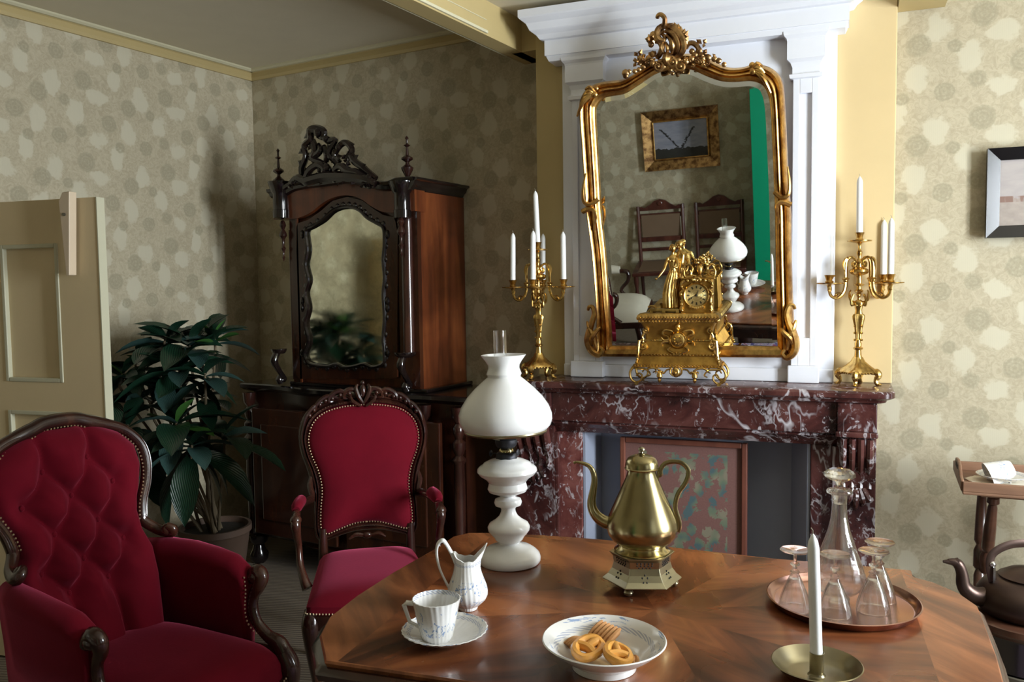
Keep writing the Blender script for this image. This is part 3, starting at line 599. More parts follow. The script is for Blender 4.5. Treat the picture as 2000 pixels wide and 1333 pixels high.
def curl(mb, P, pts, r, w=0.03, K=lambda x, y: (x, y), lift=0.012, n=7, fl=(1, 1)):
    c = [P.hit(*K(x, y)) for x, y in pts]; N = len(c)
    p3 = [P.at(u, v, w+lift*math.sin(math.pi*i/(N-1))) for i, (u, v) in enumerate(c)]
    mb.tube(cat_rom(p3, 4), [x*PXM for x in r], n, flat=fl)
def petal(mb, P, a, b, wd, w=0.03, K=lambda x, y: (x, y), lift=0.01):
    """pointed ridged leaf from a to b"""
    A, B = V3(P.at(*P.hit(*K(*a)), w)), V3(P.at(*P.hit(*K(*b)), w+lift)); d = B-A; s_ = d.cross(P.N).normalized()*wd*PXM; m = A+d*0.45+P.N*(lift*0.6)
    mb.add([A, m+s_, B, m-s_, m+P.N*0.006, m-P.N*0.006], [(0, 1, 4), (1, 2, 4), (2, 3, 4), (3, 0, 4), (1, 0, 5), (2, 1, 5), (3, 2, 5), (0, 3, 5)])
def blob(mb, P, c, r, w=0.03, K=lambda x, y: (x, y), k=0.7, n=8):
    q = P.at(*P.hit(*K(*c)), w); M = Matrix.Translation(q) @ Matrix((P.U, P.V, P.N)).transposed().to_4x4(); mb.sphere((0, 0, 0), (r*PXM, r*PXM, r*PXM*k), n, M)
def spiral(mb, P, c, r0, turns, a0, rad, w=0.03, K=lambda x, y: (x, y), sgn=1, tail=None):
    """volute: centre c, outer radius r0 (px), ends thick at the eye"""
    q = P.hit(*K(*c)); pts = []
    N = int(14*turns)
    for i in range(N+1):
        t = i/N; rr_ = r0*(1-0.86*t)*PXM; a = a0+sgn*2*math.pi*turns*t; pts.append(P.at(q[0]+rr_*math.cos(a), q[1]+rr_*math.sin(a), w+0.008*t))
    mb.tube(pts, [rad*PXM, rad*PXM*0.9, rad*PXM*0.55], 7); mb.sphere(P.at(*q, w+0.008), rad*0.9*PXM, 8)
K5 = lambda x, y: (1180+x/7.407, 20+y/7.407)
mb = MB(); g = dict(K=K5)
curl(mb, MP, [(815, 135), (830, 100), (880, 95), (925, 140), (925, 210), (900, 260)], [4, 4, 4.5, 5, 6], 0.05, **g)
curl(mb, MP, [(920, 240), (840, 290), (815, 380), (850, 450), (915, 450), (915, 390), (880, 380)], [6, 7, 6, 4, 3], 0.045, **g)
curl(mb, MP, [(900, 250), (1000, 265), (1100, 340), (1165, 440), (1185, 560), (1140, 650), (1080, 690)], [5, 8, 8, 7, 6, 5], 0.04, **g)
curl(mb, MP, [(930, 330), (1020, 350), (1090, 430), (1120, 530), (1100, 620)], [4, 5, 4, 4], 0.055, **g)
curl(mb, MP, [(950, 380), (1010, 440), (1040, 540), (1020, 640)], [4, 5, 5, 3], 0.05, **g)
for a, b in (((1100, 330), (1050, 195)), ((1110, 320), (1110, 215)), ((1140, 380), (1150, 250)), ((1160, 400), (1210, 285)), ((1170, 430), (1260, 310)), ((1180, 470), (1265, 390)), ((1180, 520), (1260, 440)), ((1000, 260), (1035, 205))): petal(mb, MP, a, b, 6, 0.04, **g)
for c, r in (((690, 440), 7), ((745, 370), 7), ((715, 515), 6), ((785, 425), 7), ((740, 450), 6), ((860, 330), 7)): blob(mb, MP, c, r, 0.04, **g)
for a in range(6): petal(mb, MP, (735, 440), (735+95*math.cos(a*1.05), 440+80*math.sin(a*1.05)), 5, 0.05, **g)
curl(mb, MP, [(780, 470), (850, 485), (885, 560), (850, 650), (800, 700)], [4, 6, 6, 5], 0.04, **g)
curl(mb, MP, [(925, 490), (965, 560), (950, 640)], [3, 4, 3], 0.045, **g)
curl(mb, MP, [(900, 480), (880, 560), (905, 640)], [3, 4, 3], 0.05, **g)
q = MP.at(*MP.hit(*K5(1040, 500)), 0.02); M = Matrix.Translation(q) @ Matrix((MP.U, MP.V, MP.N)).transposed().to_4x4(); mb.sphere((0, 0, 0), (12*PXM, 24*PXM, 0.012), 14, M)
blob(mb, MP, (960, 720), 9, 0.055, k=0.8, **g); curl(mb, MP, [(960, 660), (950, 720), (970, 790)], [8, 10, 5], 0.045, **g)
for sg, cx_ in ((1, 1150), (-1, 830)):
    spiral(mb, MP, (cx_, 830), 10, 1.5, math.pi/2, 4, 0.05, sgn=sg, **g)
spiral(mb, MP, (1040, 770), 9, 1.4, 2.5, 4, 0.055, sgn=1, **g)
for c, r in (((1000, 880), 4), ((1030, 930), 4), ((1070, 885), 4), ((1100, 830), 5), ((900, 830), 5), ((870, 760), 6), ((1110, 740), 6), ((740, 790), 6), ((1220, 760), 6), ((1300, 720), 6)): blob(mb, MP, c, r, 0.05, **g)
curl(mb, MP, [(1210, 560), (1260, 500), (1330, 500), (1390, 560), (1420, 660)], [4, 5, 5, 4], 0.035, **g)
for a, b in (((1440, 500), (1365, 440)), ((1460, 500), (1515, 435)), ((1440, 520), (1500, 530)), ((1470, 650), (1515, 575)), ((1600, 690), (1640, 655)), ((1540, 700), (1520, 650)), ((520, 680), (480, 620)), ((540, 680), (590, 575)), ((520, 730), (455, 745)), ((500, 820), (465, 785)), ((620, 700), (600, 640)), ((720, 670), (680, 625)), ((760, 660), (780, 600)), ((1700, 760), (1690, 710)), ((1760, 800), (1750, 760))): petal(mb, MP, a, b, 5, 0.035, **g)
for c, r in (((580, 740), 8), ((555, 700), 6), ((620, 760), 6), ((680, 710), 7), ((740, 650), 7), ((1400, 600), 7), ((1430, 670), 7), ((1300, 610), 6), ((1340, 660), 7), ((1480, 640), 5), ((350, 920), 8), ((350, 960), 6), ((400, 900), 5), ((480, 895), 5), ((540, 870), 5), ((600, 830), 6), ((660, 800), 6), ((1530, 700), 7), ((1620, 720), 6), ((1680, 745), 6), ((1760, 800), 5), ((1450, 710), 7), ((1370, 730), 7)): blob(mb, MP, c, r, 0.04, **g)
for k in range(26):      # small curls that fill the garland
    x = 520+k*40; y = 780-0.25*abs(x-1000)*-0.1+random.uniform(-60, 20)
    if 900 < x < 1100: y -= 60
    spiral(mb, MP, (x, y), random.uniform(3.5, 5.5), 1.0, random.uniform(0, 6), 2.2, 0.045, sgn=random.choice((-1, 1)), **g)
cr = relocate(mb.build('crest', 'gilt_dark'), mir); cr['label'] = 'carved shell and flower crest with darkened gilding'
# acanthus clasps at shoulders and mid stiles, leaf scrolls at the feet
for cx_, cy_, d in ((1168, 178, -1), (1474, 133, 1)):
    mb = MB()
    for k in range(5): curl(mb, MP, [(cx_+d*2, cy_+4), (cx_+d*(8+k*3), cy_-6+k*7), (cx_+d*(18+k*4), cy_-2+k*13)], [5, 4.5, 2], 0.045)
    blob(mb, MP, (cx_-d*2, cy_-4), 6, 0.045); blob(mb, MP, (cx_+d*0, cy_+8), 7, 0.05); relocate(mb.build('acanthus_clasp', 'gilt'), mir)
for cx_, cy_, d in ((1160, 398, 1), (1530, 385, -1)):
    mb = MB(); curl(mb, MP, [(cx_+d*14, cy_-10), (cx_, cy_), (cx_-d*12, cy_-6), (cx_-d*14, cy_-30), (cx_-d*10, cy_-60)], [5, 5, 4, 3, 1.5], 0.04)
    curl(mb, MP, [(cx_-d*16, cy_+14), (cx_, cy_+8), (cx_+d*10, cy_+18), (cx_+d*6, cy_+50)], [6, 5, 4, 2], 0.04); relocate(mb.build('leaf_clasp', 'gilt'), mir)
mb = MB()
K1 = lambda x, y: (1120+x/3.508, 400+y/3.508)
curl(mb, MP, [(115, 715), (125, 690), (150, 695), (162, 740), (145, 800), (125, 870), (120, 930), (145, 990), (190, 1015), (215, 985), (190, 960)], [3, 4, 5, 6, 7, 8, 8, 7, 5, 4], 0.03, K=K1)
curl(mb, MP, [(205, 830), (180, 850), (150, 900), (140, 960)], [3, 5, 6, 3], 0.04, K=K1)
curl(mb, MP, [(110, 790), (130, 830), (160, 900), (175, 980)], [2, 5, 6, 4], 0.035, K=K1)
relocate(mb.build('leaf_scroll', 'gilt'), mir); mb = MB()
curl(mb, MP, [(1522, 705), (1510, 680), (1485, 685), (1470, 730), (1480, 790), (1510, 860), (1528, 930), (1515, 1000), (1470, 1035), (1440, 1010), (1455, 985)], [3, 4, 5, 6, 7, 8, 8, 7, 5, 4], 0.03, K=K1)
curl(mb, MP, [(1432, 835), (1450, 860), (1490, 900), (1515, 960)], [3, 5, 6, 3], 0.04, K=K1)
curl(mb, MP, [(1530, 780), (1515, 830), (1485, 900), (1470, 980)], [2, 5, 6, 4], 0.035, K=K1)
relocate(mb.build('leaf_scroll', 'gilt'), mir)
# ============================================================ CANDELABRA AND CANDLES
k_ = 0.000668
def candle(loc, length, r, label, group=None, lean=0.0):
    t = thing('candle', label, 'candle', loc, 0, group)
    mb = MB(); M = Matrix.Rotation(lean, 4, 'Y')
    mb.lathe([(r*1.02, 0), (r, length*0.1), (r*0.97, length*0.6), (r*0.93, length*0.90), (r*0.75, length*0.945), (r*0.4, length*0.98), (r*0.12, length)], 16, M); mb.build('wax', 'candle_wax', t)
    mb = MB(); mb.tube([M @ V3((0, 0, length*0.99)), M @ V3((0.0, 0, length+0.006)), M @ V3((-0.003, 0, length+0.010))], 0.0009, 5); mb.build('wick', 'wick', t); return t
def candelabrum(base, label, angs, rz):
    t = thing('candelabrum', label, 'candelabrum', base, rz)
    H = lambda y: (1262-y)*k_
    mb = MB()      # triangular-square domed foot
    rings = []
    for y, r in ((1195, 92), (1185, 96), (1172, 90), (1150, 62), (1125, 36), (1100, 24)):
        rings.append([(r*k_*math.cos(a)*(1+0.12*math.cos(4*a)), r*k_*math.sin(a)*(1+0.12*math.cos(4*a)), H(y)) for a in [2*math.pi*j/32 for j in range(32)]])
    mb.loft(rings)
    for j in range(28):
        a = 2*math.pi*j/28; mb.sphere((94*k_*math.cos(a)*(1+0.12*math.cos(4*a)), 94*k_*math.sin(a)*(1+0.12*math.cos(4*a)), H(1190)), 0.0045, 6)
    mb.build('foot', 'ormolu', t)
    for j in range(4):
        a = math.pi/2*j; c, s_ = math.cos(a), math.sin(a); f = lambda r, z: (r*k_*c, r*k_*s_, z)
        mb = MB(); mb.tube(cat_rom([f(70, H(1190)), f(100, H(1185)), f(112, H(1205)), f(98, H(1232)), f(104, H(1252)), f(122, H(1260))], 4), [0.008, 0.014, 0.013, 0.008, 0.008, 0.006], 8)
        mb.sphere(f(118, H(1256)), (0.009, 0.009, 0.0045), 8); mb.sphere(f(106, H(1192)), 0.011, 8)
        mb.tube(cat_rom([f(96, H(1190)), f(116, H(1180)), f(120, H(1200)), f(110, H(1212))], 4), [0.004, 0.004, 0.002], 6); mb.build('paw_foot', 'ormolu', t)
    mb = MB()      # stem with a draped female term
    mb.lathe([(x*k_, H(y)) for x, y in ((26, 1110), (20, 1090), (17, 1060), (26, 1054), (28, 1046), (18, 1040), (20, 1020), (15, 1012), (16, 1000))], 20)
    fl = lambda a, z: 1+0.12*math.cos(7*a)
    mb.lathe([(x*k_, H(y)) for x, y in ((14, 1005), (16, 970), (22, 920), (30, 880), (32, 862), (26, 850))], 28, flute=fl, sq=(1, .85))
    mb.lathe([(x*k_, H(y)) for x, y in ((24, 856), (20, 838), (19, 825), (25, 800), (27, 785), (22, 774), (9, 766), (8, 755))], 18, sq=(1, .7))
    for s_ in (-1, 1):
        mb.sphere((s_*10*k_, -16*k_, H(800)), 0.006, 8); mb.tube(cat_rom([(s_*24*k_, 0, H(785)), (s_*36*k_, -6*k_, H(800)), (s_*40*k_, -8*k_, H(770)), (s_*28*k_, 0, H(735))], 4), [0.006, 0.005, 0.004], 7)
        mb.tube(cat_rom([(s_*20*k_, 8*k_, H(780)), (s_*46*k_, 12*k_, H(770)), (s_*52*k_, 12*k_, H(730)), (s_*44*k_, 10*k_, H(710))], 4), [0.003, 0.006, 0.002], 6)
    mb.sphere((0, -2*k_, H(742)), (12*k_, 13*k_, 16*k_), 12); mb.sphere((0, 4*k_, H(736)), (15*k_, 14*k_, 13*k_), 10); mb.sphere((0, -15*k_, H(742)), (3*k_, 4*k_, 4*k_), 6)
    for q in (1000, 960, 920): 
        for s_ in (-1, 1): mb.sphere((s_*20*k_, -6*k_, H(q)), 0.005, 7)
    mb.build('figure_stem', 'ormolu', t)
    mb = MB()
    mb.lathe([(x*k_, H(y)) for x, y in ((18, 726), (26, 716), (14, 706), (12, 690), (28, 684), (30, 678), (16, 672), (13, 640), (16, 628), (44, 618), (54, 606), (52, 594), (36, 584), (16, 578), (14, 560), (20, 548), (12, 536), (9, 520), (15, 505), (17, 492), (9, 480), (8, 455), (16, 442))], 24)
    mb.build('upper_stem', 'ormolu', t)
    def cup(x, y, zt, m, dish_r):
        M = Matrix.Translation((x, y, 0))
        d = MB(); d.lathe([(0.006, zt-0.045), (0.010, zt-0.040), (dish_r, zt-0.034), (dish_r*1.02, zt-0.030), (dish_r*0.9, zt-0.032), (0.012, zt-0.034)], 28, M); d.build('drip_pan', 'ormolu', t)
        c = MB(); c.lathe([(0.007, zt-0.046), (0.012, zt-0.034), (0.015, zt-0.026), (0.011, zt-0.020), (0.014, zt-0.010), (0.017, zt-0.003), (0.018, zt), (0.0125, zt), (0.0125, zt-0.012), (0.004, zt-0.012)], 20, M)
        c.build('candle_cup', 'ormolu', t)
    cup(0, 0, H(380), t, 0.045)
    R = 168*k_
    for a in angs:
        c, s_ = math.cos(a), math.sin(a); f = lambda r, z: (r*k_*c, r*k_*s_, z); mb = MB()
        pts = [f(14, H(570)), f(26, H(548)), f(38, H(556)), f(34, H(574)), f(22, H(566)), f(20, H(540)), f(44, H(520)), f(68, H(535)), f(76, H(575)), f(77, H(640)), f(78, H(690)), f(92, H(730)), f(124, H(756)), f(156, H(742)), f(168, H(700)), f(168, H(680))]
        mb.tube(cat_rom(pts, 5), [0.003, 0.005, 0.005, 0.005, 0.006, 0.006, 0.006], 8)
        mb.sphere(f(77, H(645)), (0.013, 0.013, 0.006), 10); mb.sphere(f(77, H(655)), 0.009, 8); mb.sphere(f(130, H(742)), 0.006, 7)
        mb.tube(cat_rom([f(96, H(735)), f(120, H(728)), f(132, H(740)), f(124, H(748))], 4), [0.004, 0.003, 0.002], 6)
        mb.tube(cat_rom([f(60, H(528)), f(74, H(530)), f(86, H(560)), f(82, H(600))], 4), [0.006, 0.006, 0.002], 6)
        mb.tube(cat_rom([f(168, H(716)), f(160, H(700)), f(170, H(684))], 3), [0.009, 0.006, 0.008], 8); mb.build('arm', 'ormolu', t)
        cup(R*c, R*s_, H(622), t, 0.048)
    return t, H
LB = at_z(1053, 738, ZM); RB = at_z(1675, 752, ZM)
al = [math.radians(x) for x in (197, 17, 287, 107)]
cl, H = candelabrum((LB.x, LB.y, ZM+0.0005), 'gilt bronze five-branched candelabrum with five candles, left end of the mantel shelf', al, 0)
R = 168*k_
def vdir(a): return a
names = {0: 'white candle in the outer left branch of the left candelabrum', 1: 'white candle in the outer right branch of the left candelabrum', 2: 'white candle in the front branch of the left candelabrum, just right of its centre', 3: 'white candle in the rear branch of the left candelabrum, just left of its centre'}
for i, a in enumerate(al): candle((LB.x+R*math.cos(a), LB.y+R*math.sin(a), ZM+H(622)-0.010), 0.215, 0.0118, names[i], 'white candles in the left candelabrum', 0.015*(1 if i != 1 else -0.3))
candle((LB.x, LB.y, ZM+H(380)-0.010), 0.232, 0.0120, 'tallest white candle at the centre top of the left candelabrum', 'white candles in the left candelabrum', -0.04)
ar = [math.radians(x) for x in (46, -2, 163, 204)]
cr_, H = candelabrum((RB.x, RB.y, ZM+0.0005), 'gilt bronze candelabrum with scrolled branches, right end of the mantel shelf', ar, 0)
names = {0: 'white candle in the inner right branch of the right candelabrum', 1: 'white candle in the outermost right branch of the right candelabrum', 2: 'white candle in the left branch of the right candelabrum'}
for i, a in enumerate(ar[:3]): candle((RB.x+R*math.cos(a), RB.y+R*math.sin(a), ZM+H(622)-0.010), 0.222, 0.0118, names[i], 'white candles in the right candelabrum', 0.0)
candle((RB.x, RB.y, ZM+H(380)-0.010), 0.225, 0.0120, 'white candle at the centre top of the right candelabrum', 'white candles in the right candelabrum', -0.01)

# ============================================================ MANTEL CLOCK
CK0 = CH.px(1327, 741, -0.105); CK0 = CH.at((CK0-CH.o).dot(CX), ZM, -0.105)
clk = thing('mantel_clock', 'gilt bronze mantel clock with a courting couple beside the dial', 'clock', (CK0.x, CK0.y, ZM+0.0005), CA+math.radians(4))
kc = 3.37/F/4.167
U = lambda x: (x-478)*kc
Vv = lambda y: (1290-y)*kc*1.005
D2 = 0.075
def crect(y, hw, hd, ch=0.006, x0=0):
    z = Vv(y); return [(x0-hw+ch, -hd, z), (x0+hw-ch, -hd, z), (x0+hw, -hd+ch, z), (x0+hw, hd-ch, z), (x0+hw-ch, hd, z), (x0-hw+ch, hd, z), (x0-hw, hd-ch, z), (x0-hw, -hd+ch, z)]
mb = MB(); mb.loft([crect(y, hw*kc, hd) for y, hw, hd in ((1150, 350, .088), (1142, 352, .09), (1128, 345, .086), (1120, 335, .084), (1095, 318, .080), (1060, 306, .076), (1052, 312, .078), (1040, 314, .078), (1034, 305, .076))])
mb.build('plinth', 'ormolu_matt', clk, auto=25)
mb = MB(); mb.loft([crect(y, hw*kc, hd) for y, hw, hd in ((1034, 300, .074), (1000, 288, .070), (950, 268, .064), (930, 262, .062), (918, 260, .062), (870, 264, .063), (830, 276, .066), (800, 290, .071), (788, 298, .074))])
mb.build('body', 'ormolu_matt', clk, auto=25)
mb = MB(); mb.loft([crect(y, hw*kc, hd) for y, hw, hd in ((790, 300, .075), (782, 308, .078), (768, 316, .081), (764, 326, .084), (748, 330, .086), (725, 322, .082), (712, 306, .076), (710, 300, .074))])
mb.build('cornice', 'ormolu', clk, auto=25)
mb = MB()
for y, hw, hd, st in ((1131, 345, .087, 11), (1045, 312, .079, 11), (778, 306, .078, 11)):
    n_ = int(hw*2*kc/0.0125)
    for i in range(n_+1): mb.sphere((-hw*kc+2*hw*kc*i/n_, -hd, Vv(y)), 0.0052, 6)
    for i in range(int(hd*2/0.0125)+1): mb.sphere((hw*kc, -hd+0.0125*i, Vv(y)), 0.0052, 6)
for x in (270, 290, 310, 625, 650, 680): mb.sphere((U(x), -.064, Vv(930)), 0.004, 6)
for i in range(26): 
    x = -310+620*i/25; mb.tube([(x*kc, -.086, Vv(757)), ((x+10)*kc, -.088, Vv(742)), ((x+4)*kc, -.084, Vv(728))], [0.003, 0.0035, 0.002], 5)
mb.build('beading', 'ormolu', clk)['kind'] = 'stuff'
Cl = Pl((0, 0, 0), (1, 0, 0), (0, 0, 1), (0, -1, 0))
def lt(mb, pts, r, w, lift=0.0):
    p = [Cl.at(U(x), Vv(y), w) for x, y in pts]; mb.tube(cat_rom(p, 5), [q*kc for q in r], 7)
def lsp(mb, c, r0, turns, a0, rad, w, sgn=1):
    pts = []; N = int(14*turns)
    for i in range(N+1):
        t = i/N; rr_ = r0*(1-0.8*t)*kc; a = a0+sgn*2*math.pi*turns*t; pts.append(Cl.at(U(c[0])+rr_*math.cos(a), Vv(c[1])+rr_*math.sin(a), w))
    mb.tube(pts, [rad*kc, rad*kc, rad*kc*0.6], 7); mb.sphere(Cl.at(U(c[0]), Vv(c[1]), w), rad*kc, 7)
# scroll feet front and back with an apron between them
for w in (0.084, -0.076):
    for sg in (-1, 1):
        cx_ = 478+sg*325; mb = MB()
        lt(mb, [(478+sg*330, 1120), (478+sg*362, 1155), (478+sg*382, 1200), (478+sg*368, 1250), (478+sg*328, 1272), (478+sg*290, 1250), (478+sg*285, 1212), (478+sg*312, 1198), (478+sg*330, 1222)], [10, 11, 11, 10, 9, 9, 8, 7, 6], w)
        lt(mb, [(478+sg*355, 1150), (478+sg*320, 1160), (478+sg*250, 1165), (478+sg*215, 1205), (478+sg*240, 1222)], [10, 9, 7, 5], w)
        mb.tube([Cl.at(U(478+sg*328), Vv(1278), w-0.01), Cl.at(U(478+sg*328), Vv(1278), w+0.006)], 0.008, 8)
        mb.build('scroll_foot', 'ormolu', clk)
mb = MB()
for sg in (-1, 1):
    lt(mb, [(478+sg*240, 1165), (478+sg*200, 1150), (478+sg*150, 1160)], [9, 9, 8], 0.088); lt(mb, [(478+sg*150, 1160), (478+sg*110, 1195), (478+sg*80, 1165), (478+sg*40, 1160)], [8, 7, 7, 8], 0.088)
    x = 478+sg*140
    mb.lathe([(14*kc, Vv(1165)), (9*kc, Vv(1180)), (22*kc, Vv(1200)), (24*kc, Vv(1222)), (10*kc, Vv(1238)), (16*kc, Vv(1250)), (5*kc, Vv(1270))], 12, Matrix.Translation((U(x), -.088, 0)))
    for s2 in (-1, 1): lt(mb, [(x+s2*8, 1185), (x+s2*28, 1180), (x+s2*26, 1198)], [6, 6, 3], 0.092)
mb.sphere(Cl.at(U(470), Vv(1185), 0.088), (34*kc, 16*kc, 42*kc), 12); mb.sphere(Cl.at(U(470), Vv(1190), 0.10), (8*kc, 8*kc, 12*kc), 8)
for sg in (-1, 1): mb.sphere(Cl.at(U(470+sg*14), Vv(1175), 0.10), 5*kc, 6); lt(mb, [(470+sg*20, 1215), (470+sg*44, 1190), (470+sg*40, 1150), (470+sg*10, 1140)], [6, 8, 8, 5], 0.09)
mb.build('apron', 'ormolu', clk)
# cartouche in the middle of the body, scroll mounts on the corners
mb = MB(); M0 = Matrix.Translation((U(482), -.066, Vv(928))) @ Matrix.Rotation(math.pi/2, 4, 'X')
mb.lathe([(70*kc, 0), (72*kc, 0.006), (62*kc, 0.012), (56*kc, 0.008), (40*kc, 0.012), (0.0005, 0.013)], 32, M0)
for i in range(9): mb.sphere(Cl.at(U(482)+30*kc*math.cos(i*0.7), Vv(928)+30*kc*math.sin(i*0.7)*1.1, 0.079), 9*kc, 7)
for sg in (-1, 1):
    lt(mb, [(482+sg*60, 960), (482+sg*80, 900), (482+sg*120, 880), (482+sg*110, 850), (482+sg*70, 850), (482+sg*40, 860)], [9, 11, 10, 9, 7], 0.072)
    lt(mb, [(482+sg*70, 920), (482+sg*110, 930), (482+sg*135, 905)], [9, 10, 6], 0.075); lt(mb, [(482+sg*75, 940), (482+sg*120, 945), (482+sg*130, 970)], [9, 10, 5], 0.075)
    lt(mb, [(482+sg*60, 980), (482+sg*80, 1005), (482+sg*40, 1030), (482+sg*10, 1050), (482+sg*15, 1020)], [9, 9, 8, 6], 0.078)
lt(mb, [(482, 850), (470, 820), (488, 805), (495, 825)], [11, 10, 8, 6], 0.076); mb.sphere(Cl.at(U(482), Vv(815), 0.08), 12*kc, 8)
mb.build('cartouche', 'ormolu', clk)
for sg in (-1, 1):
    mb = MB(); w = 0.072
    x = 478+sg*268; lsp(mb, (x-sg*8, 855), 26, 1.2, 1.5, 9, w, sg); lt(mb, [(x, 870), (x+sg*14, 900), (x+sg*6, 920)], [10, 9, 8], w); lt(mb, [(x+sg*6, 915), (x+sg*10, 940), (x-sg*4, 960)], [8, 9, 9], w)
    x = 478+sg*275; lsp(mb, (x, 970), 44, 1.3, 1.5, 12, 0.076, -sg); lt(mb, [(x+sg*30, 930), (x+sg*38, 990), (x+sg*40, 1040), (x+sg*52, 1110)], [12, 13, 11, 8], 0.082)
    for yy in (1060, 1085, 1105): mb.sphere(Cl.at(U(478+sg*(315+(yy-1060)*0.3)), Vv(yy), 0.086), 11*kc, 7)
    mb.build('corner_mount', 'ormolu', clk)
mb = MB(); mb.loft([crect(y, hw*kc, hd) for y, hw, hd in ((940, 262, .0625), (936, 270, .066), (924, 270, .066), (920, 262, .0625))]); mb.build('waist_band', 'ormolu', clk, auto=25)
# clock case and dial
dx, dy = U(622), Vv(570)
mb = MB(); mb.loft([[(U(500), -.03, z), (U(745), -.03, z), (U(752), .03, z), (U(505), .03, z)] for z in (Vv(712), Vv(440))]); mb.loft([[(U(495), -.036, z), (U(765), -.036, z), (U(765), .034, z), (U(500), .034, z)] for z in (Vv(442), Vv(428))]); mb.build('clock_case', 'ormolu_matt', clk, smooth=False, bevel=0.002)
Md = Matrix.Translation((dx, -.030, dy)) @ Matrix.Rotation(math.pi/2, 4, 'X')
mb = MB(); mb.lathe([(104*kc, 0), (106*kc, 0.008), (98*kc, 0.012), (90*kc, 0.009), (88*kc, 0.004)], 40, Md, caps=False); mb.build('bezel', 'ormolu', clk)
mb = MB(); mb.lathe([(0.0003, 0.006), (30*kc, 0.006), (60*kc, 0.0055), (90*kc, 0.005)], 48, Md, caps=False)
dl = mb.build('dial', 'dial', clk)
mb = MB()
for a, L_ in ((math.radians(70), 42), (math.radians(205), 62)): mb.tube([(dx, -.0375, dy), (dx+L_*kc*math.cos(a), -.0375, dy+L_*kc*math.sin(a))], 0.0012, 5)
mb.sphere((dx, -.038, dy), 0.004, 8)
for sg in (-1, 1): mb.sphere((dx+sg*38*kc, -.036, dy-22*kc), 0.0028, 8)
mb.build('hands', 'black_gloss', clk)
mb = MB()
for sg in (-1, 1):
    x = 622+sg*118
    lt(mb, [(622+sg*90, 450), (x, 470), (x+sg*2, 505), (x-sg*14, 525), (x+sg*8, 555), (x-sg*2, 590), (x-sg*4, 640), (x+sg*4, 690)], [12, 13, 9, 12, 13, 9, 11, 15], 0.038)
    for c in ((x, 500), (x+sg*6, 560), (x, 640), (x-sg*4, 690), (622+sg*70, 452), (622+sg*30, 446)): mb.sphere(Cl.at(U(c[0]), Vv(c[1]), 0.042), 14*kc, 8)
for i in range(7): mb.sphere(Cl.at(U(575+i*16), Vv(676+abs(i-3)*-5), 0.044), 13*kc, 7)
lsp(mb, (622, 445), 22, 1.2, 0, 9, 0.044); mb.build('case_ornament', 'ormolu', clk)
# vase of flowers and scrolls on the case
mb = MB(); mb.lathe([(10*kc, Vv(430)), (26*kc, Vv(424)), (10*kc, Vv(405)), (26*kc, Vv(370)), (24*kc, Vv(340)), (14*kc, Vv(325)), (26*kc, Vv(312))], 16, Matrix.Translation((U(642), 0, 0)))
for a in range(40):
    th = random.uniform(0.1, math.pi-0.1); r = random.uniform(10, 62); mb.sphere((U(655+r*math.cos(th)*1.1), random.uniform(-.022, .022), Vv(315-r*math.sin(th)*1.25)), random.uniform(7, 12)*kc, 6)
for sg in (-1, 1):
    lt(mb, [(642+sg*30, 420), (642+sg*70, 400), (642+sg*60, 350), (642+sg*90, 320), (642+sg*120, 330)], [11, 12, 11, 9, 8], 0.0); lsp(mb, (642+sg*95, 395), 30, 1.3, 1.0, 10, 0.01, sg)
    lt(mb, [(642+sg*50, 420), (642+sg*110, 425), (642+sg*125, 380), (642+sg*110, 345)], [10, 10, 9, 6], 0.015)
mb.build('flower_finial', 'ormolu', clk)
# small arched base and the couple
mb = MB(); mb.loft([[(U(x0), -.05, z), (U(x1), -.05, z), (U(x1), .045, z), (U(x0), .045, z)] for x0, x1, z in ((250, 480, Vv(692)), (245, 488, Vv(684)), (255, 478, Vv(676)))])
for a in (260, 360, 470): mb.box((U(a), -.0, Vv(702)), (0.012, 0.08, 0.018))
lt(mb, [(235, 665), (255, 655), (285, 658), (300, 676)], [8, 9, 9, 8], 0.045); mb.build('figure_base', 'ormolu', clk)
def gp(x, y, w=0): return (U(x), -w, Vv(y))
mb = MB()     # the lady: pleated gown, bodice, head with bun, one arm lowered, one across the waist
rings = []
for y, xc, hw, hd in ((672, 410, 62, 55), (640, 408, 64, 58), (560, 402, 58, 54), (480, 408, 50, 48), (420, 418, 42, 40), (385, 424, 34, 32), (362, 426, 24, 24)):
    rings.append([(U(xc)+hw*kc*math.cos(a)*(1+.11*math.cos(13*a+y*.006)), .004+hd*kc*math.sin(a)*(1+.11*math.cos(13*a+y*.006)), Vv(y)) for a in [2*math.pi*j/64 for j in range(64)]])
mb.loft(rings)
rings = []
for y, xc, hw, hd in ((368, 426, 24, 22), (330, 424, 30, 25), (290, 420, 34, 26), (262, 420, 38, 22), (246, 422, 26, 16), (236, 424, 11, 10), (214, 426, 10, 10)): rings.append([(U(xc)+hw*kc*math.cos(a), .002+hd*kc*math.sin(a), Vv(y)) for a in [2*math.pi*j/24 for j in range(24)]])
mb.loft(rings)
for s_ in (-12, 12): mb.sphere(gp(416+s_, 288, 0.016), 11*kc, 8)
mb.sphere(gp(428, 186, 0.002), (22*kc, 25*kc, 29*kc), 14); mb.sphere(gp(420, 172, -.008), (25*kc, 24*kc, 24*kc), 12); mb.sphere(gp(402, 190, -.016), 15*kc, 10); mb.sphere(gp(436, 190, 0.027), (4*kc, 6*kc, 6*kc), 6); mb.sphere(gp(434, 200, 0.022), (7*kc, 4*kc, 3*kc), 6)
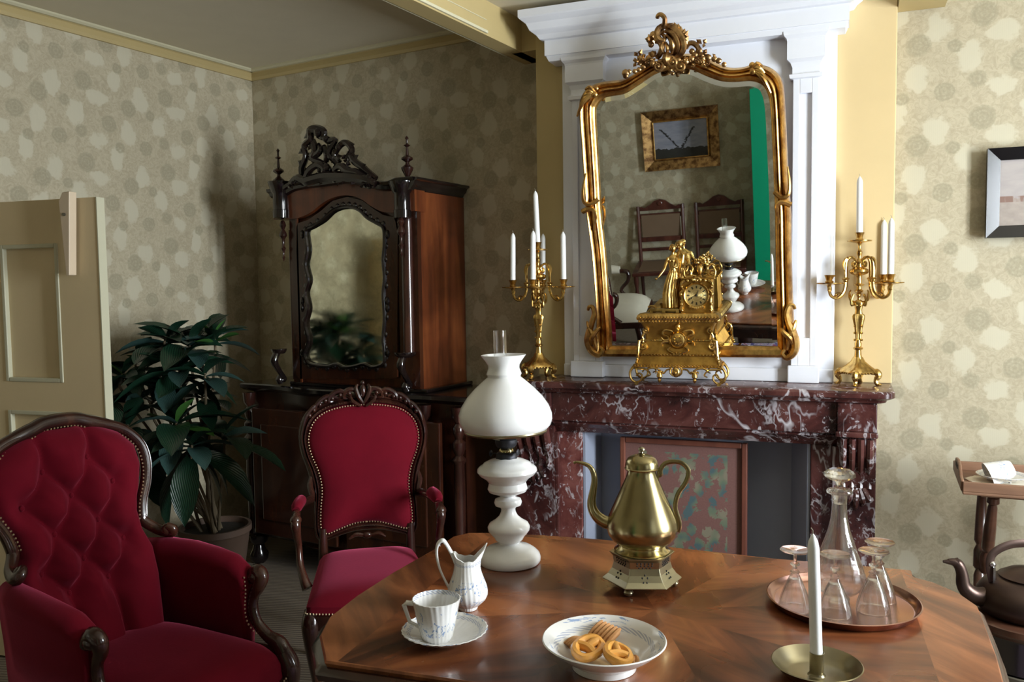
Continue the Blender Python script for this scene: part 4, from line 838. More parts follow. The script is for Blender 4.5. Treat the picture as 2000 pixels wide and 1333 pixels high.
mb.tube(cat_rom([gp(388, 262, 0.0), gp(372, 310, 0.01), gp(360, 355, 0.02), gp(332, 398, 0.03), gp(310, 425, 0.035)], 4), [15*kc, 14*kc, 11*kc, 8*kc, 6*kc], 9); mb.sphere(gp(298, 434, 0.037), (13*kc, 6*kc, 9*kc), 8)
mb.tube(cat_rom([gp(450, 266, 0.0), gp(470, 320, 0.018), gp(460, 345, 0.03), gp(430, 330, 0.036)], 4), [14*kc, 13*kc, 10*kc, 7*kc], 9)
mb.build('lady_figure', 'ormolu', clk, remesh=0.0013)
mb = MB(); rings = []     # the man standing behind her, puffed sleeve and cloak
for y, xc, hw, hd in ((672, 445, 46, 40), (560, 448, 40, 38), (460, 462, 38, 34), (380, 474, 36, 32), (320, 484, 38, 32), (270, 490, 50, 34), (235, 492, 52, 30), (215, 484, 34, 24), (198, 478, 13, 13), (180, 476, 12, 12)):
    rings.append([(U(xc)+hw*kc*math.cos(a)*(1+.07*math.cos(9*a)), .030+hd*kc*math.sin(a)*(1+.07*math.cos(9*a)), Vv(y)) for a in [2*math.pi*j/40 for j in range(40)]])
mb.loft(rings); mb.sphere(gp(474, 152, -.026), (24*kc, 27*kc, 31*kc), 14); mb.sphere(gp(478, 136, -.032), (27*kc, 27*kc, 20*kc), 12); mb.sphere(gp(462, 158, -.002), (6*kc, 8*kc, 6*kc), 6); mb.sphere(gp(468, 176, -.006), (10*kc, 8*kc, 9*kc), 8)
for i in range(4): mb.sphere(gp(528+i*3, 232+i*12, -.028+i*.002), (26*kc, 24*kc, 10*kc), 12)
mb.tube(cat_rom([gp(530, 262, -.024), gp(552, 300, -.014), gp(545, 345, 0.0), gp(530, 390, 0.01)], 4), [16*kc, 14*kc, 11*kc, 8*kc], 9)
mb.tube(cat_rom([gp(440, 225, -.03), gp(420, 250, -.018), gp(412, 275, -.012)], 4), [16*kc, 13*kc, 9*kc], 9)
mb.build('gentleman_figure', 'ormolu', clk, remesh=0.0013)

# ============================================================ DISPLAY CABINET
CW = thing('display_cabinet', 'tall dark mahogany cabinet with an arched foxed mirror door and pierced carved crest', 'cabinet', (-2.75, 3.40, 0))
HF = 3.20
CP = Pl((0, HF, 0), (1, 0, 0), (0, 0, 1), (0, -1, 0))
def kb(mb, name, mat, label=None, **k):
    o = mb.build(name, mat, None, **k); relocate(o, CW)
    if label: o['label'] = label
    return o
K3 = lambda x, y: (480+x/2.38, 240+y/2.38)
KH = lambda x, y: CP.hit(*K3(x, y))
X0, X1 = KH(215, 700)[0], KH(806, 700)[0]
ZB = 0.985; ZT = KH(760, 290)[1]
# body of the upper part
mb = MB(); mb.box(((X0+X1)/2, (HF+0.02+BY-0.01)/2, (ZB+ZT-0.03)/2), (X1-X0, BY-0.01-HF-0.02, ZT-0.03-ZB)); kb(mb, 'upper_body', 'mahogany', smooth=False)
# arched mirror and door frame
mout = [(290, 505), (325, 480), (370, 452), (410, 414), (445, 397), (480, 392), (515, 396), (545, 412), (575, 442), (615, 465), (650, 490), (656, 560), (650, 640), (656, 720), (650, 800), (656, 900), (650, 1000), (655, 1070), (650, 1118), (600, 1136), (560, 1122), (515, 1132), (470, 1136), (430, 1122), (390, 1132), (330, 1126), (298, 1112), (285, 1070), (302, 1010), (286, 930), (300, 860), (288, 790), (302, 730), (288, 660), (298, 590)]
mo = cat_rom([KH(*p) for p in mout], 4, closed=True); cz = (sum(p.x for p in mo)/len(mo), sum(p.y for p in mo)/len(mo))
mb = MB(); mb.add([CP.at(p.x, p.y, 0.006) for p in mo], [tuple(range(len(mo)))]); kb(mb, 'mirror_panel', 'foxed_mirror', 'old mirror glass with cloudy foxing', smooth=False)
mb = MB(); n_ = len(mo)
mb.tube([CP.at(p.x, p.y, 0.016) for p in mo]+[CP.at(mo[0].x, mo[0].y, 0.016)], 0.010, 8)
for i in range(0, n_, 3):
    p = mo[i]; d = V3((p.x-cz[0], p.y-cz[1], 0)).normalized(); mb.sphere(CP.at(p.x+d.x*0.010, p.y+d.y*0.010, 0.014), (0.013, 0.008, 0.016), 7)
for yy in (520, 830, 860, 1070):
    for sx in (272, 668): mb.sphere(CP.at(*KH(sx, yy), 0.014), (0.012, 0.01, 0.022), 8)
kb(mb, 'mirror_moulding', 'ebonised')
# door frame around the opening: stiles and arched head
dfo = [(245, 470), (300, 452), (360, 410), (410, 365), (480, 345), (550, 362), (600, 400), (650, 432), (700, 440), (715, 520), (712, 1190), (245, 1190)]
of = [KH(*p) for p in dfo]
mb = MB()
# ring between outline and mirror: match by angle
def byang(poly, a):
    best = None; P = [(p[0]-cz[0], p[1]-cz[1]) for p in poly]; d = (math.cos(a), math.sin(a))
    for i in range(len(P)):
        x1, y1 = P[i]; x2, y2 = P[(i+1) % len(P)]; ex, ey = x2-x1, y2-y1; den = d[0]*ey-d[1]*ex
        if abs(den) < 1e-9: continue
        t = (x1*ey-y1*ex)/den; s_ = (x1*d[1]-y1*d[0])/den
        if t > 0 and -1e-6 <= s_ <= 1+1e-6 and (best is None or t > best): best = t
    return (cz[0]+d[0]*best, cz[1]+d[1]*best)
NA = 144; moL = [(p.x, p.y) for p in mo]
rings = []
for j in range(NA):
    a = 2*math.pi*j/NA; o_ = byang(of, a); i_ = byang(moL, a); rings.append([CP.at(*o_, 0.0), CP.at(*o_, 0.014), CP.at(*i_, 0.014), CP.at(*i_, 0.0)])
rings.append(rings[0]); mb.loft(rings, caps=False); kb(mb, 'door_frame', 'mahogany_shaded', smooth=False)
mb = MB(); a, b = KH(722, 700)[0], KH(245, 700)[0]
CP.box(mb, X0, b, ZB, KH(0, 450)[1], -0.02, 0.008); CP.box(mb, KH(715, 700)[0], X1, ZB, KH(0, 440)[1], -0.02, 0.008); CP.box(mb, b, a, ZB, KH(0, 1188)[1], -0.02, 0.010); kb(mb, 'front_frame', 'mahogany_shaded', smooth=False)
# frieze with arched lower edge and serpentine cornice
top = [(150, 335), (200, 330), (245, 305), (300, 292), (360, 285), (430, 275), (490, 268), (550, 275), (600, 288), (650, 300), (700, 300), (740, 285), (800, 280)]
bot = [(150, 452), (200, 450), (260, 445), (320, 420), (370, 380), (420, 352), (480, 340), (545, 352), (600, 390), (650, 415), (700, 420), (740, 415), (806, 412)]
tc = cat_rom([KH(*p) for p in top], 4); bc = cat_rom([KH(*p) for p in bot], 4)
mb = MB(); mb.loft([[CP.at(a.x, a.y, 0.03), CP.at(b.x, b.y, 0.03), CP.at(b.x, b.y, -0.05), CP.at(a.x, a.y, -0.05)] for a, b in zip(tc, bc)]); kb(mb, 'frieze', 'mahogany', smooth=False)
mb = MB()
cprof = [(-0.020, 0.03), (-0.012, 0.045), (0.002, 0.052), (0.006, 0.066), (0.018, 0.070), (0.022, 0.070), (0.022, -0.1)]
mb.loft([[CP.at(a.x+(-0.012 if i < 2 else (0.02 if i > len(tc)-3 else 0)), a.y+dz, w) for dz, w in cprof]+[CP.at(a.x, a.y-0.02, -0.1)] for i, a in enumerate(tc)])
kb(mb, 'cornice', 'ebonised', auto=30)
zt = KH(800, 280)[1]
mb = MB(); ys = [HF-0.06, BY-0.02]
mb.loft([[V3((X1+dx_, y, zt+dz)) for dx_, dz in ((-0.03, -0.035), (0.002, -0.035), (0.010, -0.022), (0.022, -0.012), (0.028, 0.004), (0.042, 0.010), (0.042, 0.020), (-0.03, 0.020))] for y in ys]); kb(mb, 'side_cornice', 'ebonised', auto=30)
mb = MB(); mb.box(((X0+X1)/2, (HF+BY)/2, zt-0.01), (X1-X0, BY-HF-0.04, 0.02)); kb(mb, 'top_board', 'ebonised', smooth=False)
# turned columns, drum capitals, drops, finials, bracket shelves
def cth_(x, mb_prof, name, mat, y, dx=0, n=20):
    mb = MB(); mb.lathe(mb_prof, n, Matrix.Translation((x, y, 0))); return kb(mb, name, mat)
for sx in (760, 200):
    x = KH(sx, 700)[0]; s = 1/2.38*4.1/F
    zz = lambda y: KH(sx, y)[1]
    ycol = HF-0.012
    r = 22*s*1.25
    if sx == 760: cth_(x, [(r*1.05, zz(1075)), (r, zz(1050)), (r, zz(500)), (r*.95, zz(450)), (r*1.1, zz(440))], 'column', 'rosewood', ycol, n=28)
    else: cth_(x+0.018, [(0.008, zz(1190)), (0.008, zz(500))], 'column', 'rosewood', ycol+0.012)
    cth_(x, [(0.010, zz(452)), (0.040, zz(445)), (0.042, zz(410)), (0.038, zz(408)), (0.038, zz(335)), (0.046, zz(325)), (0.055, zz(300)), (0.060, zz(290)), (0.062, zz(278)), (0.020, zz(272))], 'drum_capital', 'ebonised', ycol-0.03, n=28)
    dz0 = 440 if sx == 760 else 455
    ty = ycol-(0.045 if sx == 760 else 0.02)
    cth_(x, [(0.005, zz(dz0)), (0.012, zz(dz0+8)), (0.017, zz(dz0+25)), (0.008, zz(dz0+42)), (0.018, zz(dz0+60)), (0.020, zz(dz0+72)), (0.008, zz(dz0+88)), (0.006, zz(dz0+120)), (0.013, zz(dz0+130)), (0.006, zz(dz0+145)), (0.004, zz(dz0+165)), (0.008, zz(dz0+172)), (0.001, zz(dz0+190))], 'turned_drop', 'rosewood', ty)
    f0 = 272 if sx == 760 else 325; xo = KH(765 if sx == 760 else 168, 300)[0]
    fin = [(0.026, 0), (0.022, 8), (0.010, 14), (0.012, 22), (0.026, 50), (0.029, 62), (0.010, 78), (0.008, 88), (0.028, 102), (0.026, 110), (0.008, 122), (0.005, 160), (0.016, 168), (0.005, 176), (0.005, 196), (0.009, 202), (0.002, 212)]
    z0 = KH(sx, f0)[1]; cth_(xo, [(rr_, z0+(-KH(sx, f0+h)[1]+z0)*1.0*0.97) for rr_, h in fin], 'finial', 'rosewood', HF-0.02, n=24)
    # bracket shelf
    zb = zz(1062 if sx == 760 else 1048); bw = 0.052 if sx == 760 else 0.04; xb = x+(0.008 if sx == 760 else -0.03)
    cth_(xb, [(bw*.7, zb-0.024), (bw*.9, zb-0.016), (bw, zb-0.006), (bw, zb)], 'bracket_shelf', 'ebonised', HF-0.055, n=24)
    mb = MB(); mb.tube(cat_rom([(xb, HF-0.07, zb-0.02), (xb, HF-0.09, zb-0.06), (xb, HF-0.06, zb-0.11), (xb, HF-0.02, zb-0.16), (xb, HF-0.06, ZB+0.02), (xb, HF-0.05, ZB)], 5), [0.018, 0.02, 0.014, 0.012, 0.018, 0.02], 10); mb.sphere((xb, HF-0.045, ZB+0.012), (0.024, 0.024, 0.014), 12)
    kb(mb, 'bracket', 'ebonised')
mb = MB(); CP.box(mb, KH(229, 0)[0]-0.002, KH(236, 0)[0], ZB, KH(0, 460)[1], 0.008, 0.014); kb(mb, 'inlay_strip', 'mahogany', smooth=False)
# pierced crest
mb = MB(); P3 = 4.1/F/PXM
def c3(pts, r, w=0.055): curl(mb, CP, [(x, y-4) for x, y in pts], [x*P3*1.25 for x in r], w if min(p[1] for p in pts) < 200 else 0.075, K=K3)
c3([(250, 305), (290, 270), (330, 285), (370, 275), (430, 262), (500, 262), (560, 265), (610, 275), (650, 300)], [4, 7, 8, 8, 8, 8, 7, 5])
c3([(300, 270), (300, 220), (320, 170), (315, 120), (345, 90), (345, 50), (375, 42), (405, 55), (395, 80), (370, 75)], [5, 6, 5, 5, 6, 7, 6, 5, 3])
c3([(345, 95), (365, 140), (355, 180), (390, 195), (420, 215), (430, 245)], [6, 6, 5, 5, 5])
c3([(395, 70), (425, 95), (460, 95), (440, 130), (430, 160), (455, 190), (470, 210)], [6, 6, 4, 5, 5, 5])
c3([(470, 195), (455, 160), (480, 120), (510, 105), (535, 135), (520, 165), (490, 170)], [5, 5, 5, 5, 5, 3])
c3([(520, 150), (545, 190), (580, 215), (600, 235), (640, 270)], [6, 6, 6, 5])
c3([(330, 270), (350, 235), (390, 210), (420, 225), (410, 250), (380, 250)], [6, 6, 5, 4, 3])
c3([(600, 270), (570, 245), (530, 235), (500, 215), (470, 225), (460, 255)], [6, 6, 6, 5, 4])
c3([(330, 160), (365, 165), (390, 140), (375, 110)], [4, 5, 5, 3]); c3([(400, 120), (420, 160), (410, 190)], [4, 5, 4])
for a, b in (((320, 130), (300, 145)), ((330, 120), (345, 125)), ((460, 100), (465, 90)), ((500, 110), (500, 95)), ((515, 112), (540, 110)), ((530, 130), (545, 140)), ((530, 150), (545, 160)), ((490, 160), (465, 170)), ((540, 180), (560, 165)), ((440, 150), (430, 120)), ((310, 200), (295, 190)), ((560, 215), (590, 205)), ((460, 130), (450, 115)), ((345, 60), (325, 75))): petal(mb, CP, a, (a[0]+(b[0]-a[0])*1.5, a[1]+(b[1]-a[1])*1.5), 6*P3, 0.06, K=K3)
for c, r in (((340, 262), 6), ((395, 232), 5), ((425, 222), 7), ((510, 238), 7), ((480, 262), 6), ((560, 250), 7), ((620, 270), 6), ((270, 290), 6), ((300, 278), 6), ((385, 62), 7), ((640, 290), 6), ((440, 262), 6), ((530, 268), 5), ((590, 262), 6), ((420, 90), 5), ((480, 130), 5)): blob(mb, CP, (c[0], c[1]-6), r*1.25*P3, 0.08, K=K3)
random.seed(5)
for i in range(34):
    x = random.uniform(265, 640); y = 300-0.0*x-max(0, 1-abs(x-440)/190)*random.uniform(20, 62); a = random.uniform(0, 6.28)
    petal(mb, CP, (x, y), (x+22*math.cos(a), y+22*math.sin(a)*0.8), 6*P3, 0.078, K=K3)
for i in range(16):
    x = random.choice((random.uniform(325, 400), random.uniform(450, 560))); y = random.uniform(110, 230) if x < 400 else random.uniform(120+(x-450)*0.5, 225); a = random.uniform(0, 6.28)
    petal(mb, CP, (x, y), (x+20*math.cos(a), y+20*math.sin(a)), 6*P3, 0.062, K=K3)
kb(mb, 'carved_crest', 'ebonised', 'black pierced crest of leafy scrolls')
# base moulding, serpentine slab, lower cupboard
BX0, BX1 = -3.47, -2.03
def slab(z, ins, n=16):
    pts = []
    for i in range(n+1):
        t = i/n; x = BX0+ins+(BX1-BX0-2*ins)*t; y = HF-0.03-0.06*math.sin(math.pi*t)**2+ins-0.045*(abs(math.cos(math.pi*t*3)))*0.5; pts.append((x, y, z))
    return pts+[(BX1-ins, BY-0.015, z), (BX0+ins, BY-0.015, z)]
mb = MB(); mb.loft([slab(z, i) for z, i in ((0.925, 0.03), (0.935, 0.012), (0.945, 0.0), (0.962, 0.0), (0.968, 0.008))]); kb(mb, 'top_slab', 'ebonised', auto=30)
mb = MB(); mb.box(((X0+X1)/2, (HF+BY)/2-0.005, 0.977), (X1-X0+0.07, BY-HF+0.0, 0.018)); kb(mb, 'upper_plinth', 'ebonised', smooth=False, bevel=0.005)
mb = MB(); mb.loft([slab(z, i) for z, i in ((0.14, 0.05), (0.155, 0.03), (0.17, 0.045), (0.925, 0.05))]); kb(mb, 'lower_body', 'mahogany_shaded', auto=30)
for x0, x1 in ((-3.34, -2.78), (-2.72, -2.16)):
    mb = MB(); mb.box(((x0+x1)/2, HF-0.085, 0.52), (x1-x0, 0.03, 0.66)); mb.box(((x0+x1)/2, HF-0.103, 0.52), (x1-x0-0.14, 0.012, 0.50)); dr = kb(mb, 'door', 'mahogany_shaded', smooth=False, bevel=0.006)
for x in (-3.41, -2.28, -2.09):
    mb = MB(); mb.lathe([(0.03, 0.17), (0.033, 0.20), (0.022, 0.24), (0.027, 0.5), (0.024, 0.66), (0.036, 0.68), (0.018, 0.70), (0.030, 0.73), (0.030, 0.76), (0.016, 0.775), (0.026, 0.80), (0.026, 0.83), (0.014, 0.845), (0.030, 0.87), (0.034, 0.92)], 20, Matrix.Translation((x, HF-0.045, 0))); kb(mb, 'turned_pilaster', 'rosewood')
for x in (-3.40, -2.10):
    for y in (HF-0.02, BY-0.08):
        mb = MB(); mb.lathe([(0.030, 0.0), (0.046, 0.02), (0.050, 0.05), (0.034, 0.08), (0.03, 0.10), (0.045, 0.12), (0.05, 0.15)], 18, Matrix.Translation((x, y, 0))); kb(mb, 'bun_foot', 'ebonised')
# ============================================================ BUTTONED ARMCHAIR
def nails(mb, pts, step, r=0.0045, off=(0, 0, 0)):
    acc = 0; o = V3(off)
    for i in range(len(pts)-1):
        a, b = V3(pts[i]), V3(pts[i+1]); L = (b-a).length
        while acc < L: mb.sphere(a.lerp(b, acc/max(L, 1e-9))+o, r, 6); acc += step
        acc -= L
A = thing('buttoned_armchair', 'deep-buttoned red velvet armchair with carved dark wood frame', 'armchair', (-2.13, 1.535, 0), 0); A.scale = (1, 0.86, 0.978)
AL = Pl((0, 0, 0), (0, 1, 0), (0, 0, 1), (1, 0, 0))     # local back plane: u = y, v = z, w = +x (forwards)
# back outline half-width by height (z): balloon shape
zb0, zb1 = 0.40, 1.085
def bx(z): return -0.21-0.17*max(0, (z-0.40))/0.68
prof = [(0.40, 0.235), (0.50, 0.250), (0.58, 0.262), (0.66, 0.262), (0.72, 0.238), (0.78, 0.240), (0.85, 0.280), (0.92, 0.304), (0.98, 0.294), (1.03, 0.240), (1.06, 0.168), (1.08, 0.08), (1.085, 0.0)]
def hw(z):
    for (z0, w0), (z1, w1) in zip(prof, prof[1:]):
        if z <= z1: t = (z-z0)/(z1-z0); return w0+(w1-w0)*t
    return 0
btn = []
for r_, z in enumerate((0.96, 0.86, 0.76, 0.66, 0.56)):
    n_ = (3, 2, 3, 2, 3)[r_]; sp = 0.17
    for i in range(n_): btn.append(((i-(n_-1)/2)*sp, z))
btn = [(-0.10, .95), (0.07, .97), (-0.19, .86), (-0.015, .865), (0.15, .88), (-0.10, .765), (0.065, .775), (-0.015, .675), (0.145, .70), (-0.17, .665), (-0.09, .59), (0.06, .60)]
def pleat(u, z):
    # pillow height: distance to the nearest crease between neighbouring buttons
    d1 = min((math.hypot(u-a, (z-b)) for a, b in btn)); h = 1-math.exp(-(d1/0.046)**1.3)
    cre = 1.0
    for i, (a, b) in enumerate(btn):
        for (c, d) in btn[i+1:]:
            L = math.hypot(c-a, d-b)
            if 0.08 < L < 0.155 and abs(d-b) > 0.03:
                t = ((u-a)*(c-a)+(z-b)*(d-b))/L/L
                if 0 <= t <= 1: dd = abs((u-a)*(d-b)-(z-b)*(c-a))/L; cre = min(cre, 1-0.75*math.exp(-(dd/0.017)**1.3))
        # open pleats running to the top and bottom rims
        if b > 0.93:
            dd = abs(u-a*(1+(z-b)*1.0))
            if z > b: cre = min(cre, 1-0.7*math.exp(-(dd/0.018)**1.3))
        if b < 0.62:
            if z < b: cre = min(cre, 1-0.7*math.exp(-(abs(u-a)/0.018)**1.3))
    return h*cre
mb = MB(); NU, NV = 84, 96; g = []
for j in range(NV+1):
    z = zb0+(zb1-0.015-zb0)*j/NV; W = max(hw(z)-0.020, 0.004); row = []
    for i in range(NU+1):
        s_ = -1+2*i/NU; u = W*s_; edge = (1-abs(s_)**4)*(1-max(0, (z-0.99)/0.09)**2 if z > 0.99 else 1)
        dome = 0.105*max(edge, 0)**0.6+0.035*s_*s_*(1 if z < 0.72 else max(0, 1-(z-0.72)/0.1))
        h = dome*(0.30+0.70*pleat(u, z))-0.012 if edge > 0 else 0
        row.append((bx(z)+0.02+h+0.02*max(0, 0.6-z), u, z))
    g.append(row)
o = len(mb.v); mb.v += [p for r_ in g for p in r_]
for j in range(NV):
    for i in range(NU): a = j*(NU+1)+i; mb.f.append((a, a+1, a+NU+2, a+NU+1))
mb.build('back_upholstery', 'red_velvet', A, auto=180)
for (u, z) in btn: mb = MB(); mb.sphere((bx(z)+0.042, u, z), (0.006, 0.009, 0.009), 8); mb.build('button', 'red_velvet', A)
mb = MB(); rings = []
for j in range(20):
    z = zb0+(zb1-zb0)*j/19; W = max(hw(z)-0.01, 0.004); rings.append([(bx(z)-0.03*(1-abs(s_)**3), W*s_, z) for s_ in [-1+2*i/16 for i in range(17)]])
mb.loft(rings, closed=False, caps=False); mb.build('back_cover', 'red_velvet', A, auto=180)
# show-wood back frame ending in small scrolls above the arms
fr = []
for z in [0.665+0.0*k for k in range(1)]: pass
zs = [0.735, 0.76, 0.80, 0.85, 0.90, 0.95, 0.99, 1.03, 1.055, 1.075]
right = [(bx(z)+0.034, hw(z)+0.004, z) for z in zs]; left = [(x, -y, z) for x, y, z in right]
path = [(bx(.7)+0.112, 0.268, .722), (bx(.7)+0.125, 0.285, .708), (bx(.7)+0.105, 0.292, .694), (bx(.7)+0.06, 0.275, .702)]+right+[(bx(1.085)+0.032, 0.05, 1.090), (bx(1.085)+0.032, -0.05, 1.090)]+left[::-1]+[(bx(.7)+0.06, -0.275, .702), (bx(.7)+0.105, -0.292, .694), (bx(.7)+0.125, -0.285, .708), (bx(.7)+0.112, -0.268, .722)]
pc = cat_rom(path, 5)
mb = MB(); rr_ = [0.012, 0.016]+[0.019]*16+[0.024]*6+[0.019]*16+[0.016, 0.012]
mb.tube(pc, rr_, 10, flat=(1, 1)); mb.tube([p+V3((0.014, 0, 0)) for p in pc[10:-10]], 0.007, 6)
mb.tube([V3(p)+V3((0.010, 0.012*(1 if p.y > 0 else -1), 0.0)) for p in pc[14:-14]], 0.006, 6)
for s_ in (-1, 1): mb.sphere((bx(.7)+0.108, s_*0.276, 0.708), (0.016, 0.022, 0.020), 12)
mb.build('back_frame', 'rosewood', A)
mb = MB(); inn = [(p.x+0.014, p.y*0.925, (p.z-0.75)*0.945+0.75) for p in pc[22:-22]]; nails(mb, inn, 0.0125, 0.0036)
mb.build('brass_nails', 'brass_nail', A)['kind'] = 'stuff'
# seat
mb = MB(); g = []; N_ = 26
for j in range(N_+1):
    t = j/N_; x = -0.20+0.50*t; W = 0.235+0.075*t**0.8-0.02*max(0, t-0.85)*6
    g.append([(x+0.035*(1-(2*i/N_-1)**2)*t, W*(2*i/N_-1), 0.385+0.065*(max(0, 1-abs(2*i/N_-1)**3.5)*max(0, 1-abs(2*t-1)**5))**0.5-0.012*(1 if t > .99 else 0)-0.020*t*t) for i in range(N_+1)])
mb.v += [p for r_ in g for p in r_]
for j in range(N_):
    for i in range(N_): a = j*(N_+1)+i; mb.f.append((a, a+1, a+N_+2, a+N_+1))
e0 = g[-1]; 
o = len(mb.v); mb.v += [(x+0.004, y, z-0.055) for x, y, z in e0]
for i in range(N_): mb.f.append((N_*(N_+1)+i, N_*(N_+1)+i+1, o+i+1, o+i))
mb.build('seat', 'red_velvet', A, auto=180)
mb = MB(); fe = [(x+0.008, y, z-0.052+0.012*math.cos(y*18)) for x, y, z in e0]; rings = []
for x, y, z in fe: rings.append([(x, y, z+0.004), (x+0.016, y, z-0.002), (x+0.018, y, z-0.03), (x+0.004, y, z-0.05), (x-0.03, y, z-0.05), (x-0.03, y, z)])
mb.loft(rings); mb.build('front_rail', 'rosewood', A)
mb = MB(); nails(mb, [(x+0.012, y, z+0.006) for x, y, z in fe], 0.0125, 0.0036); mb.build('seat_nails', 'brass_nail', A)['kind'] = 'stuff'
for s_ in (-1, 1):
    # padded arm: a roll that runs from the back to the front scroll, with a closed side below
    mb = MB(); rings = []
    arm = [(-0.26, 0.262, 0.630, .040), (-0.18, 0.285, 0.634, .044), (-0.08, 0.30, 0.632, .046), (0.02, 0.305, 0.624, .045), (0.10, 0.305, 0.615, .043), (0.145, 0.302, 0.595, .038), (0.165, 0.30, 0.575, .030)]
    for x, y, z, r_ in arm:
        ring = []
        for k in range(12):
            a = -0.3+math.pi*1.25*k/11; ring.append((x, s_*(y+r_*math.cos(a)), z+r_*math.sin(a)))
        ring += [(x, s_*(y-0.028), 0.50), (x, s_*(y-0.020), 0.40), (x, s_*(y+0.015), 0.36), (x, s_*(y+0.025), 0.50)]
        rings.append(ring)
    mb.loft(rings); mb.build('arm', 'red_velvet', A, auto=180)
    mb = MB()
    pts = [(0.155, s_*0.315, 0.585), (0.185, s_*0.315, 0.612), (0.205, s_*0.312, 0.600), (0.200, s_*0.305, 0.572), (0.182, s_*0.302, 0.54), (0.178, s_*0.30, 0.50), (0.195, s_*0.30, 0.455), (0.235, s_*0.305, 0.42), (0.275, s_*0.312, 0.40), (0.295, s_*0.315, 0.36)]
    mb.tube(cat_rom(pts, 5), [0.020, 0.026, 0.026, 0.022, 0.018, 0.018, 0.018, 0.020, 0.026, 0.030], 12); mb.sphere((0.188, s_*0.313, 0.598), (0.030, 0.032, 0.022), 12); mb.build('arm_support', 'rosewood', A)
    mb = MB(); nails(mb, cat_rom([(0.165, s_*0.278, 0.60), (0.172, s_*0.275, 0.56), (0.165, s_*0.276, 0.50), (0.178, s_*0.276, 0.455), (0.215, s_*0.280, 0.425)], 4), 0.0125, 0.0036); mb.build('arm_nails', 'brass_nail', A)['kind'] = 'stuff'
    mb = MB(); mb.tube(cat_rom([(0.285, s_*0.31, 0.38), (0.305, s_*0.32, 0.33), (0.300, s_*0.318, 0.25), (0.275, s_*0.305, 0.15), (0.268, s_*0.30, 0.07), (0.290, s_*0.31, 0.02), (0.305, s_*0.315, 0.012)], 5), [0.032, 0.036, 0.028, 0.020, 0.015, 0.018, 0.012], 12); mb.build('leg', 'rosewood', A)
    mb = MB(); mb.tube([(-0.22, s_*0.22, 0.40), (-0.24, s_*0.22, 0.2), (-0.30, s_*0.225, 0.01)], [0.024, 0.02, 0.015], 10); mb.build('leg', 'rosewood', A)
    mb = MB(); mb.tube([(-0.20, s_*0.245, 0.37), (0.27, s_*0.31, 0.37)], 0.022, 8); mb.build('side_rail', 'rosewood', A)
# ============================================================ OPEN ARMCHAIR
BF = math.radians(-48)
B = thing('open_armchair', 'red velvet open armchair with nailed oval back and carved cresting', 'armchair', (-1.96, 2.36, 0), BF); B.scale = (1, 0.88, 0.98)
def bb(z): return -0.225-0.17*max(0, z-0.50)
# padded back outline: (half width, z)
bp = [(0.0, 0.565), (0.06, 0.560), (0.13, 0.540), (0.175, 0.528), (0.200, 0.55), (0.200, 0.62), (0.192, 0.70), (0.205, 0.77), (0.235, 0.84), (0.245, 0.90), (0.225, 0.96), (0.175, 1.00), (0.10, 1.02), (0.0, 1.027)]
full = [(w_, z) for w_, z in bp]+[(-w_, z) for w_, z in bp[-2:0:-1]]
bo = cat_rom(full, 5, closed=True)
cb_ = V3((0, 0.80, 0)); mb = MB(); rings = []
for t, h in ((1, 0.0), (0.97, 0.012), (0.90, 0.024), (0.75, 0.036), (0.5, 0.044), (0.25, 0.046), (0.0005, 0.046)):
    rings.append([(bb(cb_.y+(p.y-cb_.y)*t)+0.012+h, cb_.x+(p.x-cb_.x)*t, cb_.y+(p.y-cb_.y)*t) for p in bo])
mb.loft(rings, caps=False); mb.build('back_pad', 'red_velvet', B, auto=180)
mb = MB(); mb.loft([[(bb(p.y)-0.02, p.x, p.y) for p in bo], [(bb(p.y)-0.02, p.x*.02, .8+(p.y-.8)*.02) for p in bo]], caps=False); mb.build('back_cloth', 'red_velvet', B, auto=180)
mb = MB(); nails(mb, [(bb(p.y)+0.030, p.x*0.985, 0.80+(p.y-0.80)*0.985) for p in bo]+[(bb(bo[0].y)+0.030, bo[0].x*.985, 0.8+(bo[0].y-.8)*.985)], 0.0118, 0.0038); mb.build('brass_nails', 'brass_nail', B)['kind'] = 'stuff'
fo = []
for p in bo: d = V3((p.x, p.y-0.80, 0)).normalized(); fo.append((p, d))
mb = MB(); rings = []
for p, d in fo:
    wd = 0.040 if p.y > 0.72 else 0.032; q = [(0.0, 0.0), (0.004, 0.020), (0.014, 0.026), (0.020, 0.014), (0.026, 0.026), (wd, 0.016), (wd+0.004, 0.0), (wd, -0.02), (0.0, -0.02)]
    rings.append([(bb(p.y+d.y*a)+h, p.x+d.x*a, p.y+d.y*a) for a, h in q])
rings.append(rings[0]); mb.loft(rings, caps=False); mb.build('back_frame', 'rosewood', B, auto=50)
